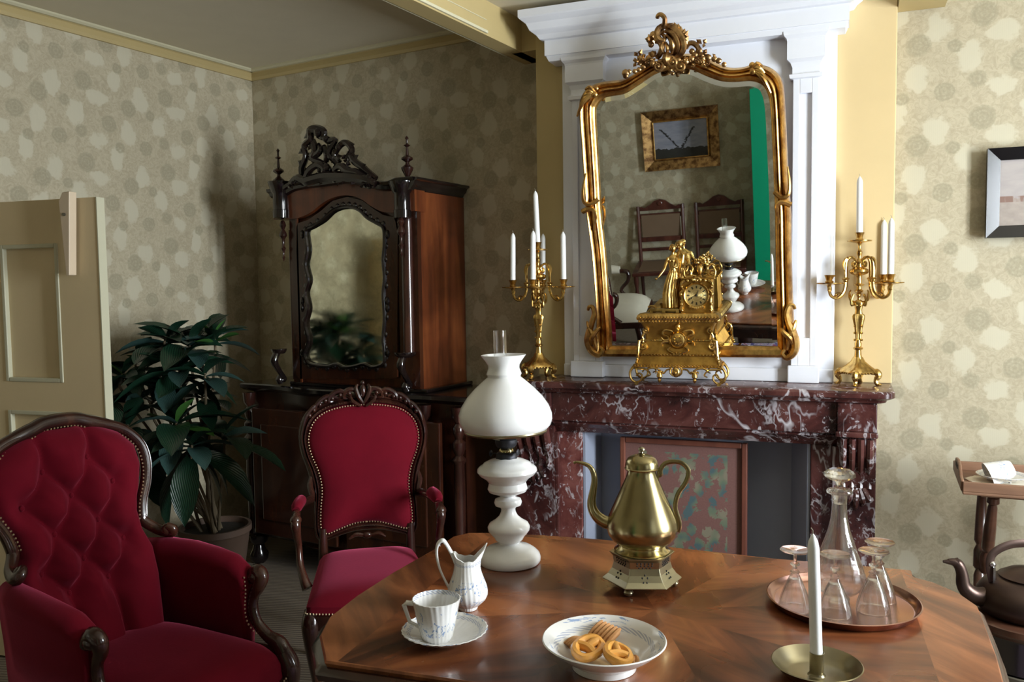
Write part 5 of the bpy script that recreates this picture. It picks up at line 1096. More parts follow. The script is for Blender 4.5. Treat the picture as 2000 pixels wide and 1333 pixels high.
# carved cresting
BPl = lambda u, z, w: (bb(z)+w, u, z)
def bt(pts, r, w=0.025): mb.tube(cat_rom([BPl(u, z, w+0.006*math.sin(i)) for i, (u, z) in enumerate(pts)], 4), r, 7)
for s_ in (-1, 1):
    mb = MB()
    bt([(s_*0.02, 1.05), (s_*0.04, 1.085), (s_*0.075, 1.08), (s_*0.085, 1.055), (s_*0.06, 1.05)], [0.007, 0.010, 0.010, 0.008, 0.005])
    bt([(s_*0.05, 1.06), (s_*0.10, 1.082), (s_*0.14, 1.066), (s_*0.15, 1.042), (s_*0.13, 1.04)], [0.006, 0.010, 0.010, 0.008, 0.004])
    bt([(s_*0.11, 1.055), (s_*0.16, 1.062), (s_*0.20, 1.035), (s_*0.21, 1.01)], [0.006, 0.009, 0.009, 0.005])
    bt([(s_*0.18, 1.04), (s_*0.22, 1.02), (s_*0.25, 0.985), (s_*0.262, 0.95)], [0.005, 0.009, 0.008, 0.004])
    for u, z in ((0.06, 1.07), (0.10, 1.065), (0.135, 1.052), (0.165, 1.045), (0.19, 1.03), (0.215, 1.01), (0.235, 0.99)): mb.sphere(BPl(s_*u, z, 0.03), (0.009, 0.010, 0.010), 8)
    bt([(0, 1.03), (s_*0.018, 1.055), (s_*0.03, 1.09), (s_*0.022, 1.105)], [0.006, 0.010, 0.009, 0.004], 0.034)
    bt([(s_*0.012, 1.02), (s_*0.045, 1.04), (s_*0.055, 1.06)], [0.006, 0.008, 0.005], 0.036)
    mb.build('cresting_scroll', 'rosewood', B); mb = MB()
    bt([(s_*0.02, 0.515), (s_*0.05, 0.52), (s_*0.08, 0.505)], [0.008, 0.009, 0.004], 0.02)
    mb.build('apron_scroll', 'rosewood', B); mb = MB()
    # carved knuckle where the arms leave the back
    bt([(s_*0.228, 0.76), (s_*0.240, 0.72), (s_*0.232, 0.68), (s_*0.244, 0.65)], [0.007, 0.013, 0.013, 0.008], 0.012); mb.build('carved_knuckle', 'rosewood', B)
mb = MB(); mb.sphere(BPl(0, 1.075, 0.03), (0.014, 0.016, 0.03), 10); mb.sphere(BPl(0, 1.11, 0.028), 0.010, 8); mb.build('cresting_bud', 'rosewood', B); mb = MB(); mb.sphere(BPl(0, 0.515, 0.02), (0.012, 0.024, 0.014), 8)
mb.build('apron_shell', 'rosewood', B)
mb = MB(); g = []; N_ = 24
for j in range(N_+1):
    t = j/N_; x = -0.22+0.50*t; W = 0.205+0.045*t
    g.append([(x+0.04*(1-(2*i/N_-1)**2)*t*t, W*(2*i/N_-1), 0.430+0.05*(max(0, 1-abs(2*i/N_-1)**4)*max(0, 1-abs(2*t-1)**6))**0.5) for i in range(N_+1)])
mb.v += [p for r_ in g for p in r_]
for j in range(N_):
    for i in range(N_): a = j*(N_+1)+i; mb.f.append((a, a+1, a+N_+2, a+N_+1))
per = g[0]+[r_[-1] for r_ in g[1:]]+g[-1][-2::-1]+[r_[0] for r_ in g[-2:0:-1]]
o = len(mb.v); n_ = len(per); mb.v += per+[(x, y, z-0.03) for x, y, z in per]; mb.f += [(o+i, o+(i+1) % n_, o+n_+(i+1) % n_, o+n_+i) for i in range(n_)]
mb.build('seat', 'red_velvet', B, auto=180)
mb = MB(); mb.loft([[(x*1.02, y*1.02, z-0.028-dz) for x, y, z in per] for dz in (0, 0.02, 0.05)]); mb.build('seat_rail', 'rosewood', B)
mb = MB(); nails(mb, [(x*1.015, y*1.02, z-0.022) for x, y, z in per], 0.0118, 0.0038); mb.build('seat_nails', 'brass_nail', B)['kind'] = 'stuff'
for s_ in (-1, 1):
    mb = MB(); mb.tube(cat_rom([(bb(.66)+0.01, s_*0.235, 0.665), (-0.16, s_*0.262, 0.675), (-0.06, s_*0.285, 0.675), (0.035, s_*0.29, 0.672), (0.065, s_*0.29, 0.65), (0.055, s_*0.287, 0.61), (0.035, s_*0.282, 0.56), (0.05, s_*0.278, 0.50), (0.09, s_*0.262, 0.455), (0.105, s_*0.25, 0.43)], 5), [0.018, 0.016, 0.015, 0.018, 0.020, 0.016, 0.013, 0.014, 0.018, 0.022], 10); mb.sphere((0.055, s_*0.29, 0.665), (0.024, 0.024, 0.020), 10); mb.build('arm_rest', 'rosewood', B)
    mb = MB(); mb.tube(cat_rom([(-0.13, s_*0.268, 0.685), (-0.10, s_*0.276, 0.694), (-0.03, s_*0.287, 0.694), (0.0, s_*0.29, 0.686)], 4), [0.016, 0.025, 0.025, 0.016], 12, flat=(1, 0.9)); mb.build('arm_pad', 'red_velvet', B)
    mb = MB(); mb.tube(cat_rom([(0.25, s_*0.225, 0.40), (0.275, s_*0.235, 0.36), (0.27, s_*0.232, 0.27), (0.245, s_*0.22, 0.15), (0.24, s_*0.218, 0.06), (0.262, s_*0.226, 0.015)], 5), [0.034, 0.036, 0.026, 0.018, 0.014, 0.018], 12); mb.sphere((0.275, s_*0.235, 0.37), (0.03, 0.03, 0.03), 10); mb.build('leg', 'rosewood', B)
    mb = MB(); mb.tube([(-0.215, s_*0.19, 0.55), (-0.205, s_*0.19, 0.42), (-0.22, s_*0.19, 0.2), (-0.28, s_*0.195, 0.01)], [0.018, 0.022, 0.018, 0.014], 10); mb.build('leg', 'rosewood', B)

# ============================================================ TABLE
def tp(x, y): p = at_z(x, y, TZ); return (p.x, p.y)
meas = [tp(*p) for p in ((1780, 1114), (1783, 1127), (1825, 1138), (1874, 1159), (1909, 1183), (1930, 1236), (1947, 1281), (1961, 1333))]
backl = [tp(*p) for p in ((1510, 1091), (1331, 1071), (1186, 1055), (1112, 1049), (1048, 1045), (952, 1041))]
lb = [tp(*p) for p in ((915, 1041), (885, 1048), (856, 1068), (766, 1119), (696, 1164), (642, 1206), (624, 1241), (632, 1280), (634, 1292))]
fl_ = tp(634, 1292); br_ = tp(1780, 1114)
TC = ((fl_[0]+br_[0])/2, (fl_[1]+br_[1])/2)
mir_ = lambda p: (2*TC[0]-p[0], 2*TC[1]-p[1])
outl = [lb[0]]+lb[1:]+[mir_(meas[1])]
outl = lb+[mir_(p) for p in backl[::-1]][::-1]
# run round: back edge right to left, left end, front edge left to right, right end up to the notch
outl = backl + lb + [mir_(p) for p in backl] + [mir_(p) for p in lb[:3]] + meas[::-1]
TA = math.atan2(meas[0][1]-backl[-1][1], meas[0][0]-backl[-1][0])
T = thing('dining_table', 'polished walnut dining table with matched veneer top and shaped rounded ends', 'table', (TC[0], TC[1], 0), TA)
ca, sa = math.cos(-TA), math.sin(-TA)
loc_ = [((x-TC[0])*ca-(y-TC[1])*sa, (x-TC[0])*sa+(y-TC[1])*ca) for x, y in outl]
# resample lightly: smooth only the curved ends
def scaled(k): return [(x*(1-k/0.62), y*(1-k/0.48)) for x, y in loc_]
mb = MB(); mb.loft([[(x, y, z) for x, y in scaled(k)] for z, k in ((TZ-0.012, 0.004), (TZ-0.004, 0.0), (TZ, 0.003))]); mb.build('table_top', 'walnut_veneer', T, auto=35)
mb = MB(); mb.loft([[(x, y, z) for x, y in scaled(k)] for z, k in ((TZ-0.040, 0.008), (TZ-0.034, -0.010), (TZ-0.022, -0.014), (TZ-0.012, -0.004), (TZ-0.0115, 0.01))]); mb.build('edge_moulding', 'rosewood', T, auto=50)
mb = MB(); mb.loft([[(x, y, z) for x, y in scaled(k)] for z, k in ((TZ-0.11, 0.055), (TZ-0.040, 0.05))]); mb.build('apron', 'rosewood', T, auto=50)
for sx in (-1, 1):
    for sy in (-1, 1):
        mb = MB(); mb.lathe([(0.030, 0.0095), (0.022, 0.03), (0.034, 0.06), (0.028, 0.10), (0.040, 0.30), (0.052, 0.46), (0.036, 0.52), (0.056, 0.55), (0.042, 0.58), (0.050, 0.60), (0.050, 0.70)], 20, Matrix.Translation((sx*0.42, sy*0.30, 0))); mb.build('leg', 'rosewood', T)

# ============================================================ OIL LAMP
LP = at_z(996, 1099, TZ); kl = 2.04/F/2.614
lamp = thing('oil_lamp', 'white milk-glass oil lamp with domed shade and glass chimney', 'lamp', (LP.x, LP.y, TZ+0.0008)); lamp.rotation_euler = (0, math.radians(-1.2), 0)
LZ = lambda y: (1222-y)*kl*1.012
LR = lambda *pr: [(r*kl, LZ(y)) for r, y in pr]
mb = MB(); mb.lathe(LR((150, 1222), (157, 1212), (158, 1196), (152, 1178), (136, 1162), (122, 1152), (112, 1146), (70, 1136), (52, 1126)), 48); mb.build('base', 'milk_glass', lamp)
mb = MB(); mb.lathe(LR((50, 1128), (52, 1118), (70, 1105), (78, 1090), (92, 1075), (105, 1058), (108, 1040), (98, 1022), (70, 1005), (48, 985), (38, 965), (36, 950), (42, 938), (66, 930), (71, 915), (66, 900), (40, 890), (32, 880)), 48); mb.build('stem', 'milk_glass', lamp)
mb = MB(); mb.lathe(LR((34, 884), (60, 874), (95, 860), (102, 846), (98, 832), (94, 815), (110, 795), (140, 775), (152, 758), (150, 744), (138, 732), (126, 728), (118, 716), (88, 702), (60, 694), (52, 688)), 48); mb.build('font', 'milk_glass', lamp)
mb = MB(); mb.lathe(LR((54, 700), (56, 692), (52, 668), (48, 664), (30, 660), (26, 650), (30, 640), (44, 636), (52, 628), (56, 612), (56, 598), (44, 588), (40, 576), (30, 570), (30, 556)), 32, flute=lambda a, z: 1+0.02*math.cos(24*a)); 
mb.tube([(40*kl, 0, LZ(660)), (75*kl, -0.01, LZ(655))], 0.0018, 6); mb.sphere((80*kl, -0.011, LZ(654)), (0.002, 0.008, 0.008), 10)
mb.tube([(-40*kl, -20*kl, LZ(668)), (-72*kl, -30*kl, LZ(668))], 0.0018, 6); mb.sphere((-74*kl, -31*kl, LZ(668)), (0.002, 0.008, 0.008), 10)
bu = mb.build('burner', 'iron', lamp); bu['label'] = 'dark metal burner'
mb = MB(); mb.lathe(LR((36, 662), (38, 656), (36, 648), (30, 642)), 24); mb.build('burner_collar', 'brass_bright', lamp)
mb = MB()
for i in range(3): a = i*2.09+0.4; mb.tube([(40*kl*math.cos(a), 40*kl*math.sin(a), LZ(600)), (120*kl*math.cos(a), 120*kl*math.sin(a), LZ(575)), (205*kl*math.cos(a), 205*kl*math.sin(a), LZ(556))], 0.0016, 6)
mb.lathe(LR((200, 560), (208, 562), (211, 554), (208, 546), (200, 548)), 48, caps=False); mb.build('shade_ring', 'old_brass', lamp)
mb = MB(); mb.lathe(LR((196, 556), (206, 550), (228, 526), (237, 498), (236, 468), (222, 430), (192, 385), (150, 340), (110, 305), (84, 284), (84, 278), (89, 268), (84, 254), (79, 240), (80, 224), (92, 204), (106, 186), (115, 174), (112, 173), (103, 186), (88, 205), (76, 226), (75, 240), (78, 255), (80, 280), (106, 310), (146, 345), (188, 390), (217, 434), (230, 470), (231, 498), (222, 524), (200, 548)), 56, caps=False)
mb.build('shade', 'milk_glass', lamp)
mb = MB(); Mc = Matrix.Translation((-18*kl, 0, 0)); mb.lathe(LR((30, 570), (30, 540), (46, 500), (42, 450), (34, 380), (33, 52), (31, 52), (31.5, 380), (39, 450), (43, 500), (27, 540), (27, 570)), 24, Mc, caps=False); mb.build('chimney', 'clear_glass', lamp)
# ============================================================ CHINA ON THE TABLE
flu = lambda n_, tw, amp: (lambda a, z: 1+amp*math.cos(n_*a+tw*z))
SP = at_z(869, 1252, TZ)
sau = thing('saucer', 'fluted white china saucer with a blue rim under the cup', 'saucer', (SP.x, SP.y, TZ+0.0008))
mb = MB(); mb.lathe([(0.026, 0.0), (0.028, 0.004), (0.045, 0.007), (0.066, 0.014), (0.079, 0.0225), (0.081, 0.0235), (0.079, 0.0245), (0.064, 0.0165), (0.045, 0.0105), (0.030, 0.008), (0.026, 0.0065), (0.001, 0.0065)], 120, flute=flu(30, 0, 0.010)); mb.build('dish', 'saucer_china', sau)
cup = thing('coffee_cup', 'fluted white cup with blue sprigs and square handle on its saucer', 'cup', (SP.x-0.004, SP.y-0.020, TZ+0.0080), math.radians(8))
mb = MB(); mb.lathe([(0.001, 0.001), (0.024, 0.0), (0.0265, 0.003), (0.030, 0.010), (0.0345, 0.030), (0.039, 0.052), (0.0435, 0.074), (0.045, 0.0795), (0.0435, 0.0800), (0.0415, 0.074), (0.037, 0.052), (0.0325, 0.030), (0.028, 0.012), (0.020, 0.006), (0.001, 0.005)], 120, flute=flu(26, 55, 0.011)); mb.build('bowl', 'cup_china', cup)
mb = MB(); mb.tube([(-0.040, -0.006, 0.066), (-0.058, -0.009, 0.067), (-0.0635, -0.0098, 0.063), (-0.052, -0.008, 0.030), (-0.034, -0.005, 0.022)], [0.0042, 0.0042, 0.0046, 0.0040, 0.004], 8, flat=(1.2, 0.8)); mb.build('handle', 'plain_china', cup)
JP = at_z(914, 1190, TZ); kj = 1.80/F/3.5714
jug = thing('cream_jug', 'tall fluted white cream jug with blue sprigs behind the cup', 'jug', (JP.x, JP.y, TZ+0.0008), math.radians(30))
mb = MB(); JZ = lambda y: (525-y)*kj*1.04; NJ = 96; rings = []; levels = [(525, 62, 0), (517, 66, 0), (505, 68, 0), (480, 100, 0), (455, 124, 0), (430, 134, 0), (400, 135, 0), (370, 128, 0), (330, 112, 0), (290, 97, 0), (250, 88, 0), (220, 84, 0.2), (195, 86, 1.0)]
def jr(y, r, lip, ins=0):
    out = []
    for j in range(NJ):
        a = 2*math.pi*j/NJ; c = math.cos(a); fl = 1+0.014*math.cos(24*a+JZ(y)*50)*(1-lip); sp = max(0, c)**5; bk = max(0, -c)**3
        rr_ = r*fl*(1+lip*0.62*sp+lip*0.10*bk)-ins; zz = JZ(y)+kj*lip*(105*sp+50*bk+3*math.cos(9*a)); out.append((rr_*kj*math.cos(a), rr_*kj*math.sin(a)*(1-0.1*lip), zz))
    return out
for y, r, l in levels: rings.append(jr(y, r, l))
for y, r, l in levels[::-1]: rings.append(jr(y+ (0 if y < 500 else -10), r, l, 9))
L_ = [i/(len(levels)-1)*0.9 for i in range(len(levels))]; mb.loft(rings, uv=L_+[0.95]*len(levels)); mb.build('body', 'jug_china', jug)
mb = MB(); mb.tube(cat_rom([(-75*kj, 0, JZ(225)), (-100*kj, 0, JZ(165)), (-140*kj, 0, JZ(95)), (-165*kj, 0, JZ(72)), (-198*kj, 0, JZ(100)), (-205*kj, 0, JZ(170)), (-185*kj, 0, JZ(260)), (-150*kj, 0, JZ(340)), (-120*kj, 0, JZ(395))], 6), [14*kj, 12*kj, 12*kj, 14*kj, 11*kj, 10*kj, 9*kj, 9*kj, 11*kj], 10, flat=(1.2, .9)); mb.build('handle', 'plain_china', jug)
WP = at_z(1180, 1303, TZ)
bowl = thing('china_bowl', 'shallow white bowl with blue border holding biscuits', 'bowl', (WP.x, WP.y, TZ+0.0008))
mb = MB(); mb.lathe([(0.050, 0.0), (0.056, 0.0), (0.0565, 0.010), (0.062, 0.014), (0.088, 0.031), (0.104, 0.045), (0.108, 0.049), (0.106, 0.0505), (0.096, 0.046), (0.086, 0.038), (0.070, 0.023), (0.056, 0.0165), (0.030, 0.015), (0.001, 0.015)], 72); mb.build('dish', 'bowl_china', bowl)
# biscuits
def pretzel(px, py, dz, L_, W_, rz, tx, ty, label):
    p = at_z(px, py, TZ+0.03); t = thing('pretzel', label, 'biscuit', (p.x, p.y, TZ+dz), rz, 'pretzels in the bowl'); t.rotation_euler = (tx, ty, rz); mb = MB(); r = 0.0094
    def loop(cx_, cy_, a, b): 
        pts = [(cx_+a*math.cos(t_), cy_+b*math.sin(t_), 0.001*math.sin(3*t_)) for t_ in [2*math.pi*i/20 for i in range(21)]]; mb.tube(pts, r, 9, flat=(1, 0.85))
    loop(0, 0, L_*0.5-r, W_*0.5-r*0.3)
    mb.tube(cat_rom([(-L_*.08, -W_*.42, 0), (-L_*.02, 0, 0.002), (-L_*.08, W_*.42, 0)], 5), r*0.95, 9); mb.tube(cat_rom([(-L_*.02, 0, 0.002), (L_*.2, 0.001, 0.002), (L_*.42, 0, 0)], 5), r*0.9, 9)
    mb.build('dough', 'pretzel_glaze', t); return t
pretzel(1149, 1276, 0.038, 0.076, 0.044, math.radians(78), 0.25, -0.12, 'glazed brown pretzel leaning at front left of the bowl')
pretzel(1207, 1286, 0.036, 0.066, 0.042, math.radians(128), 0.2, -0.2, 'glazed brown pretzel at front right of the bowl')
def spritz(px, py, dz, L_, W_, rz, tx, ty, label, n=6):
    p = at_z(px, py, TZ+0.03); t = thing('ridged_biscuit', label, 'biscuit', (p.x, p.y, TZ+dz), rz, 'ridged butter biscuits in the bowl'); t.rotation_euler = (tx, ty, rz); mb = MB()
    for i in range(n):
        x = -L_/2+L_*(i+0.5)/n; pts = [(x+0.003*math.sin(q*3), y, 0.004*math.cos(y/W_*3)) for q, y in [(k/6, -W_/2+W_*k/6) for k in range(7)]]; mb.tube(pts, [0.003, L_/n*0.62, L_/n*0.62, 0.003], 7, flat=(1, 1))
    mb.box((0, 0, -0.003), (L_*0.95, W_*0.8, 0.009)); mb.build('crumb', 'shortbread', t)
spritz(1128, 1258, 0.032, 0.044, 0.034, math.radians(-30), 0.1, -0.2, 'ridged butter biscuit at the left of the bowl')
spritz(1180, 1242, 0.036, 0.048, 0.042, math.radians(-12), 0.35, 0.1, 'largest ridged butter biscuit at the back of the bowl')
spritz(1228, 1286, 0.026, 0.028, 0.026, math.radians(40), 0.0, 0.1, 'small ridged biscuit half hidden at the right of the bowl', 4)

# ============================================================ KETTLE ON ITS STOVE
KP = at_z(1254, 1146, TZ); kk = 1.90/F/4.038
stove = thing('table_stove', 'six-sided pierced brass stove on ball feet under the brass kettle', 'stove', (KP.x, KP.y, TZ+0.0008), math.radians(27))
def hexring(r, z, n=6): return [(r*math.cos(math.pi*2*i/n), r*math.sin(math.pi*2*i/n), z) for i in range(n)]
hz = [(0.078, 0.018), (0.079, 0.020), (0.068, 0.030), (0.060, 0.042), (0.056, 0.056), (0.058, 0.070), (0.064, 0.077), (0.065, 0.079), (0.050, 0.080)]
hz = [(r*1.11, z) for r, z in hz]
# each side looks pierced: black beads on the sheet imitate shade inside holes
mb = MB(); mb.loft([hexring(r, z) for r, z in hz]); mb.build('hexagonal_case', 'pale_brass', stove, smooth=False, bevel=0.0012)
def side_pt(i, s_, z):
    for (r0, z0), (r1, z1) in zip(hz[1:], hz[2:]):
        if z <= z1: t = (z-z0)/(z1-z0); r = r0+(r1-r0)*t; break
    a0, a1 = math.pi*2*i/6, math.pi*2*(i+1)/6; p = V3((math.cos(a0), math.sin(a0), 0)).lerp(V3((math.cos(a1), math.sin(a1), 0)), 0.5+s_*0.5)*r
    nrm = V3((math.cos((a0+a1)/2), math.sin((a0+a1)/2), 0)); return V3((p.x, p.y, z)), nrm
mb = MB()
for i in range(6):
    pts = [(-0.50+0.25*k, 0.063) for k in range(5)]+[(-0.375+0.25*k, 0.058) for k in range(4)]+[(-0.50+0.25*k, 0.068) for k in range(5)]
    for s_, z in pts:
        p, nrm = side_pt(i, s_, z); mb.sphere(p, (0.0021, 0.0021, 0.0019), 6)
    for k in range(5):
        a = 2*math.pi*k/5+math.pi/2; p, nrm = side_pt(i, 0.17*math.cos(a), 0.036+0.0075*math.sin(a)); mb.sphere(p, (0.0019, 0.0019, 0.0028), 6)
mb.build('pierced_hole_shade', 'dead_black', stove)['kind'] = 'stuff'
for i in range(3):
    a = math.radians(60*2*i+0); mb = MB(); M = Matrix.Translation((0.070*math.cos(a), 0.070*math.sin(a), 0)); mb.lathe([(0.003, 0), (0.009, 0.003), (0.0105, 0.008), (0.008, 0.013), (0.004, 0.016), (0.006, 0.019)], 16, M); mb.build('ball_foot', 'old_brass', stove)
mb = MB(); mb.lathe([(0.060, 0.0805), (0.061, 0.083), (0.053, 0.088), (0.050, 0.094), (0.053, 0.101), (0.055, 0.102), (0.052, 0.102), (0.048, 0.094), (0.050, 0.087)], 48, caps=False); mb.build('collar', 'brass_bright', stove)
KZ0 = TZ+0.094
ket = thing('brass_kettle', 'pear-shaped brass kettle with long curved spout on a pierced stove', 'kettle', (KP.x, KP.y, KZ0), math.radians(22))
Q = lambda y: (866-y)*kk*0.95
mb = MB(); mb.lathe([(r*kk, Q(y)) for r, y in ((2, 880), (120, 878), (180, 858), (225, 825), (258, 780), (270, 730), (270, 690), (258, 640), (235, 580), (205, 510), (175, 440), (150, 380), (128, 330), (114, 290), (108, 262), (110, 246))], 64); mb.build('body', 'brass', ket)
mb = MB(); mb.lathe([(r*kk, Q(y)) for r, y in ((112, 248), (128, 245), (132, 236), (126, 229), (126, 205), (120, 180), (105, 155), (80, 137), (45, 126), (20, 122), (14, 116))], 48)
lid = mb.build('lid', 'brass', ket)
mb = MB(); mb.lathe([(r*kk, Q(y)) for r, y in ((26, 124), (28, 118), (12, 112), (10, 104), (24, 96), (27, 84), (22, 72), (8, 64), (1, 62))], 20); mb.build('knob', 'old_brass', lid)
mb = MB(); sp_ = [(-190, 690), (-270, 690), (-335, 650), (-375, 590), (-385, 520), (-372, 430), (-362, 350), (-370, 280), (-400, 230), (-450, 205), (-505, 195)]
mb.tube(cat_rom([(x*kk, 0, Q(y)) for x, y in sp_], 6), [52*kk, 50*kk, 44*kk, 38*kk, 34*kk, 28*kk, 24*kk, 22*kk, 18*kk, 14*kk, 10*kk], 16)
mb.tube([(-505*kk, 0, Q(195)), (-520*kk, 0, Q(205))], [10*kk, 12*kk], 10); mb.build('spout', 'brass', ket)
mb = MB(); hp_ = [(118, 290), (140, 290), (145, 240), (180, 195), (240, 180), (300, 190), (345, 235), (350, 290), (325, 360), (280, 430), (258, 500), (255, 570), (275, 640), (285, 700), (272, 755)]
mb.tube(cat_rom([(x*kk, 0, Q(y)) for x, y in hp_], 5), 11*kk, 8, flat=(1.6, 0.42), up=(0, 1, 0)); mb.box((122*kk, 0, Q(300)), (0.004, 0.012, 0.022)); mb.build('handle', 'brass', ket)

# ============================================================ TRAY, DECANTER, GLASSES
YP = at_z(1645, 1183, TZ)
tray = thing('copper_tray', 'round copper tray carrying the decanter and upturned glasses', 'tray', (YP.x, YP.y, TZ+0.0008))
mb = MB(); mb.lathe([(0.001, 0.0), (0.135, 0.0), (0.141, 0.003), (0.147, 0.014), (0.150, 0.0165), (0.1475, 0.0175), (0.144, 0.013), (0.138, 0.0045), (0.133, 0.0028), (0.001, 0.0025)], 72); mb.build('pan', 'copper', tray)
TT = TZ+0.0040
def g3(px, py): return at_z(px, py, TT)
DP_ = g3(1637, 1172); kd = 1.86/F/3.227
dec = thing('glass_decanter', 'clear glass decanter with long neck and faceted stopper on the tray', 'decanter', (DP_.x, DP_.y, TT))
DZ = lambda y: (822-y)*kd*1.02
dp = [(62, 822), (66, 812), (58, 800), (46, 790), (60, 782), (105, 770), (138, 740), (152, 700), (150, 660), (135, 610), (112, 550), (88, 480), (64, 410), (50, 350), (44, 300), (42, 250), (44, 205), (50, 195), (72, 188), (74, 178), (70, 170)]
ins = [(66, 172), (40, 192), (36, 205), (35, 250), (37, 300), (43, 350), (57, 410), (81, 480), (105, 550), (128, 610), (143, 660), (145, 700), (131, 738), (100, 764), (60, 774), (10, 778), (1, 779)]
mb = MB(); mb.lathe([(r*kd, DZ(y)) for r, y in dp+ins], 60, flute=lambda a, z: 1+0.012*math.cos(15*a)*(1 if 0.04 < z < 0.14 else 0.2)); mb.build('body', 'clear_glass', dec)
mb = MB(); mb.lathe([(r*kd, DZ(y)) for r, y in ((30, 250), (33, 200), (36, 178), (24, 160), (22, 140), (30, 120), (60, 108), (92, 88), (88, 70), (60, 50), (20, 44), (1, 44))], 10); mb.build('stopper', 'clear_glass', dec, smooth=False)
def glass(px, py, label):
    p = g3(px, py); t = thing('upturned_glass', label, 'glass', (p.x, p.y, TT), 0, 'upturned liqueur glasses on the copper tray'); k = kd
    pr = [(94, 0), (98, 4), (90, 50), (72, 110), (48, 170), (30, 210), (22, 226), (30, 236), (20, 246), (12, 256), (14, 268), (28, 280), (28, 288), (12, 298), (9, 318), (12, 345), (40, 355), (82, 366), (90, 372), (84, 378), (40, 376), (1, 378)]
    inn = [(1, 196), (24, 190), (44, 160), (66, 106), (86, 48), (92, 4)]
    mb = MB(); mb.lathe([(r*k*0.95, z*k*0.93) for r, z in inn[::-1]][::1]+[], 2) if False else None
    mb.lathe([(r*k*0.95, z*k*0.93) for r, z in inn[::1]+pr], 40, flute=lambda a, z: 1+(0.02*math.cos(10*a) if z < 0.06 else 0), caps=False); mb.build('glass', 'clear_glass', t); return t
glass(1552, 1189, 'upturned liqueur glass at the left side of the copper tray, behind the candle')
glass(1630, 1200, 'upturned liqueur glass at the front middle of the copper tray')
glass(1705, 1192, 'upturned liqueur glass at the front right of the copper tray')
glass(1717, 1171, 'upturned liqueur glass at the back right of the copper tray, partly hidden')
# chamber candlestick and its candle
HP = at_z(1595, 1307, TZ+0.014)
ch = thing('chamber_candlestick', 'round brass candle dish with a short socket on the table', 'candlestick', (HP.x, HP.y, TZ+0.0008))
mb = MB(); mb.lathe([(0.001, 0.0), (0.045, 0.0), (0.050, 0.002), (0.060, 0.010), (0.068, 0.019), (0.0725, 0.0235), (0.074, 0.0240), (0.0722, 0.0250), (0.066, 0.0200), (0.058, 0.0115), (0.050, 0.0050), (0.045, 0.0028), (0.001, 0.0026)], 64); mb.build('dish', 'old_brass', ch)
mb = MB(); mb.lathe([(0.015, 0.0026), (0.0125, 0.005), (0.0115, 0.008), (0.0118, 0.040), (0.0124, 0.042), (0.0108, 0.042), (0.0108, 0.012), (0.001, 0.012)], 28); mb.build('socket', 'old_brass', ch)
candle((HP.x, HP.y, TZ+0.0138), 0.231, 0.0103, 'tall white candle in the brass dish at the front of the table', None, -0.035)

# ============================================================ FIRE SCREEN
FW_ = -0.20
f0, f1 = CH.hit(1212, 853, FW_), CH.hit(1460, 868, FW_)
u0, u1, zt_ = f0[0], f1[0], f0[1]
fs = cth('fire_screen', 'wood-framed embroidered fire screen with flowers standing in the fireplace', 'fire screen')
mid = CH.at((u0+u1)/2, 0, FW_); fs.location = (mid.x, mid.y, 0); fs.rotation_euler = (0, 0, CA); hwid = (u1-u0)/2
mb = MB(); mb.box((-hwid+0.011, 0, zt_/2), (0.022, 0.03, zt_)); mb.build('stile', 'screen_wood', fs, smooth=False, bevel=0.004)
mb = MB(); mb.box((hwid-0.011, 0, zt_/2), (0.022, 0.03, zt_)); mb.build('stile', 'screen_wood', fs, smooth=False, bevel=0.004)
mb = MB(); mb.box((0, 0, zt_-0.011), (2*hwid-0.044, 0.028, 0.022)); mb.build('rail', 'screen_wood', fs, smooth=False, bevel=0.004)
mb = MB(); mb.box((0, 0, 0.15), (2*hwid-0.044, 0.028, 0.03)); mb.build('rail', 'screen_wood', fs, smooth=False, bevel=0.004)
mb = MB(); mb.box((0, 0.004, (zt_+0.14)/2), (2*hwid-0.044, 0.008, zt_-0.17)); mb.build('embroidered_panel', 'embroidery', fs, smooth=False)
for s_ in (-1, 1):
    mb = MB(); mb.tube(cat_rom([(s_*(hwid-0.011), -0.075, 0.012), (s_*(hwid-0.011), -0.04, 0.04), (s_*(hwid-0.011), 0, 0.05), (s_*(hwid-0.011), 0.04, 0.04), (s_*(hwid-0.011), 0.075, 0.012)], 4), 0.012, 8); mb.build('foot', 'screen_wood', fs)
# tapestry motifs are stitched: embroidery pattern lives in the cloth's material

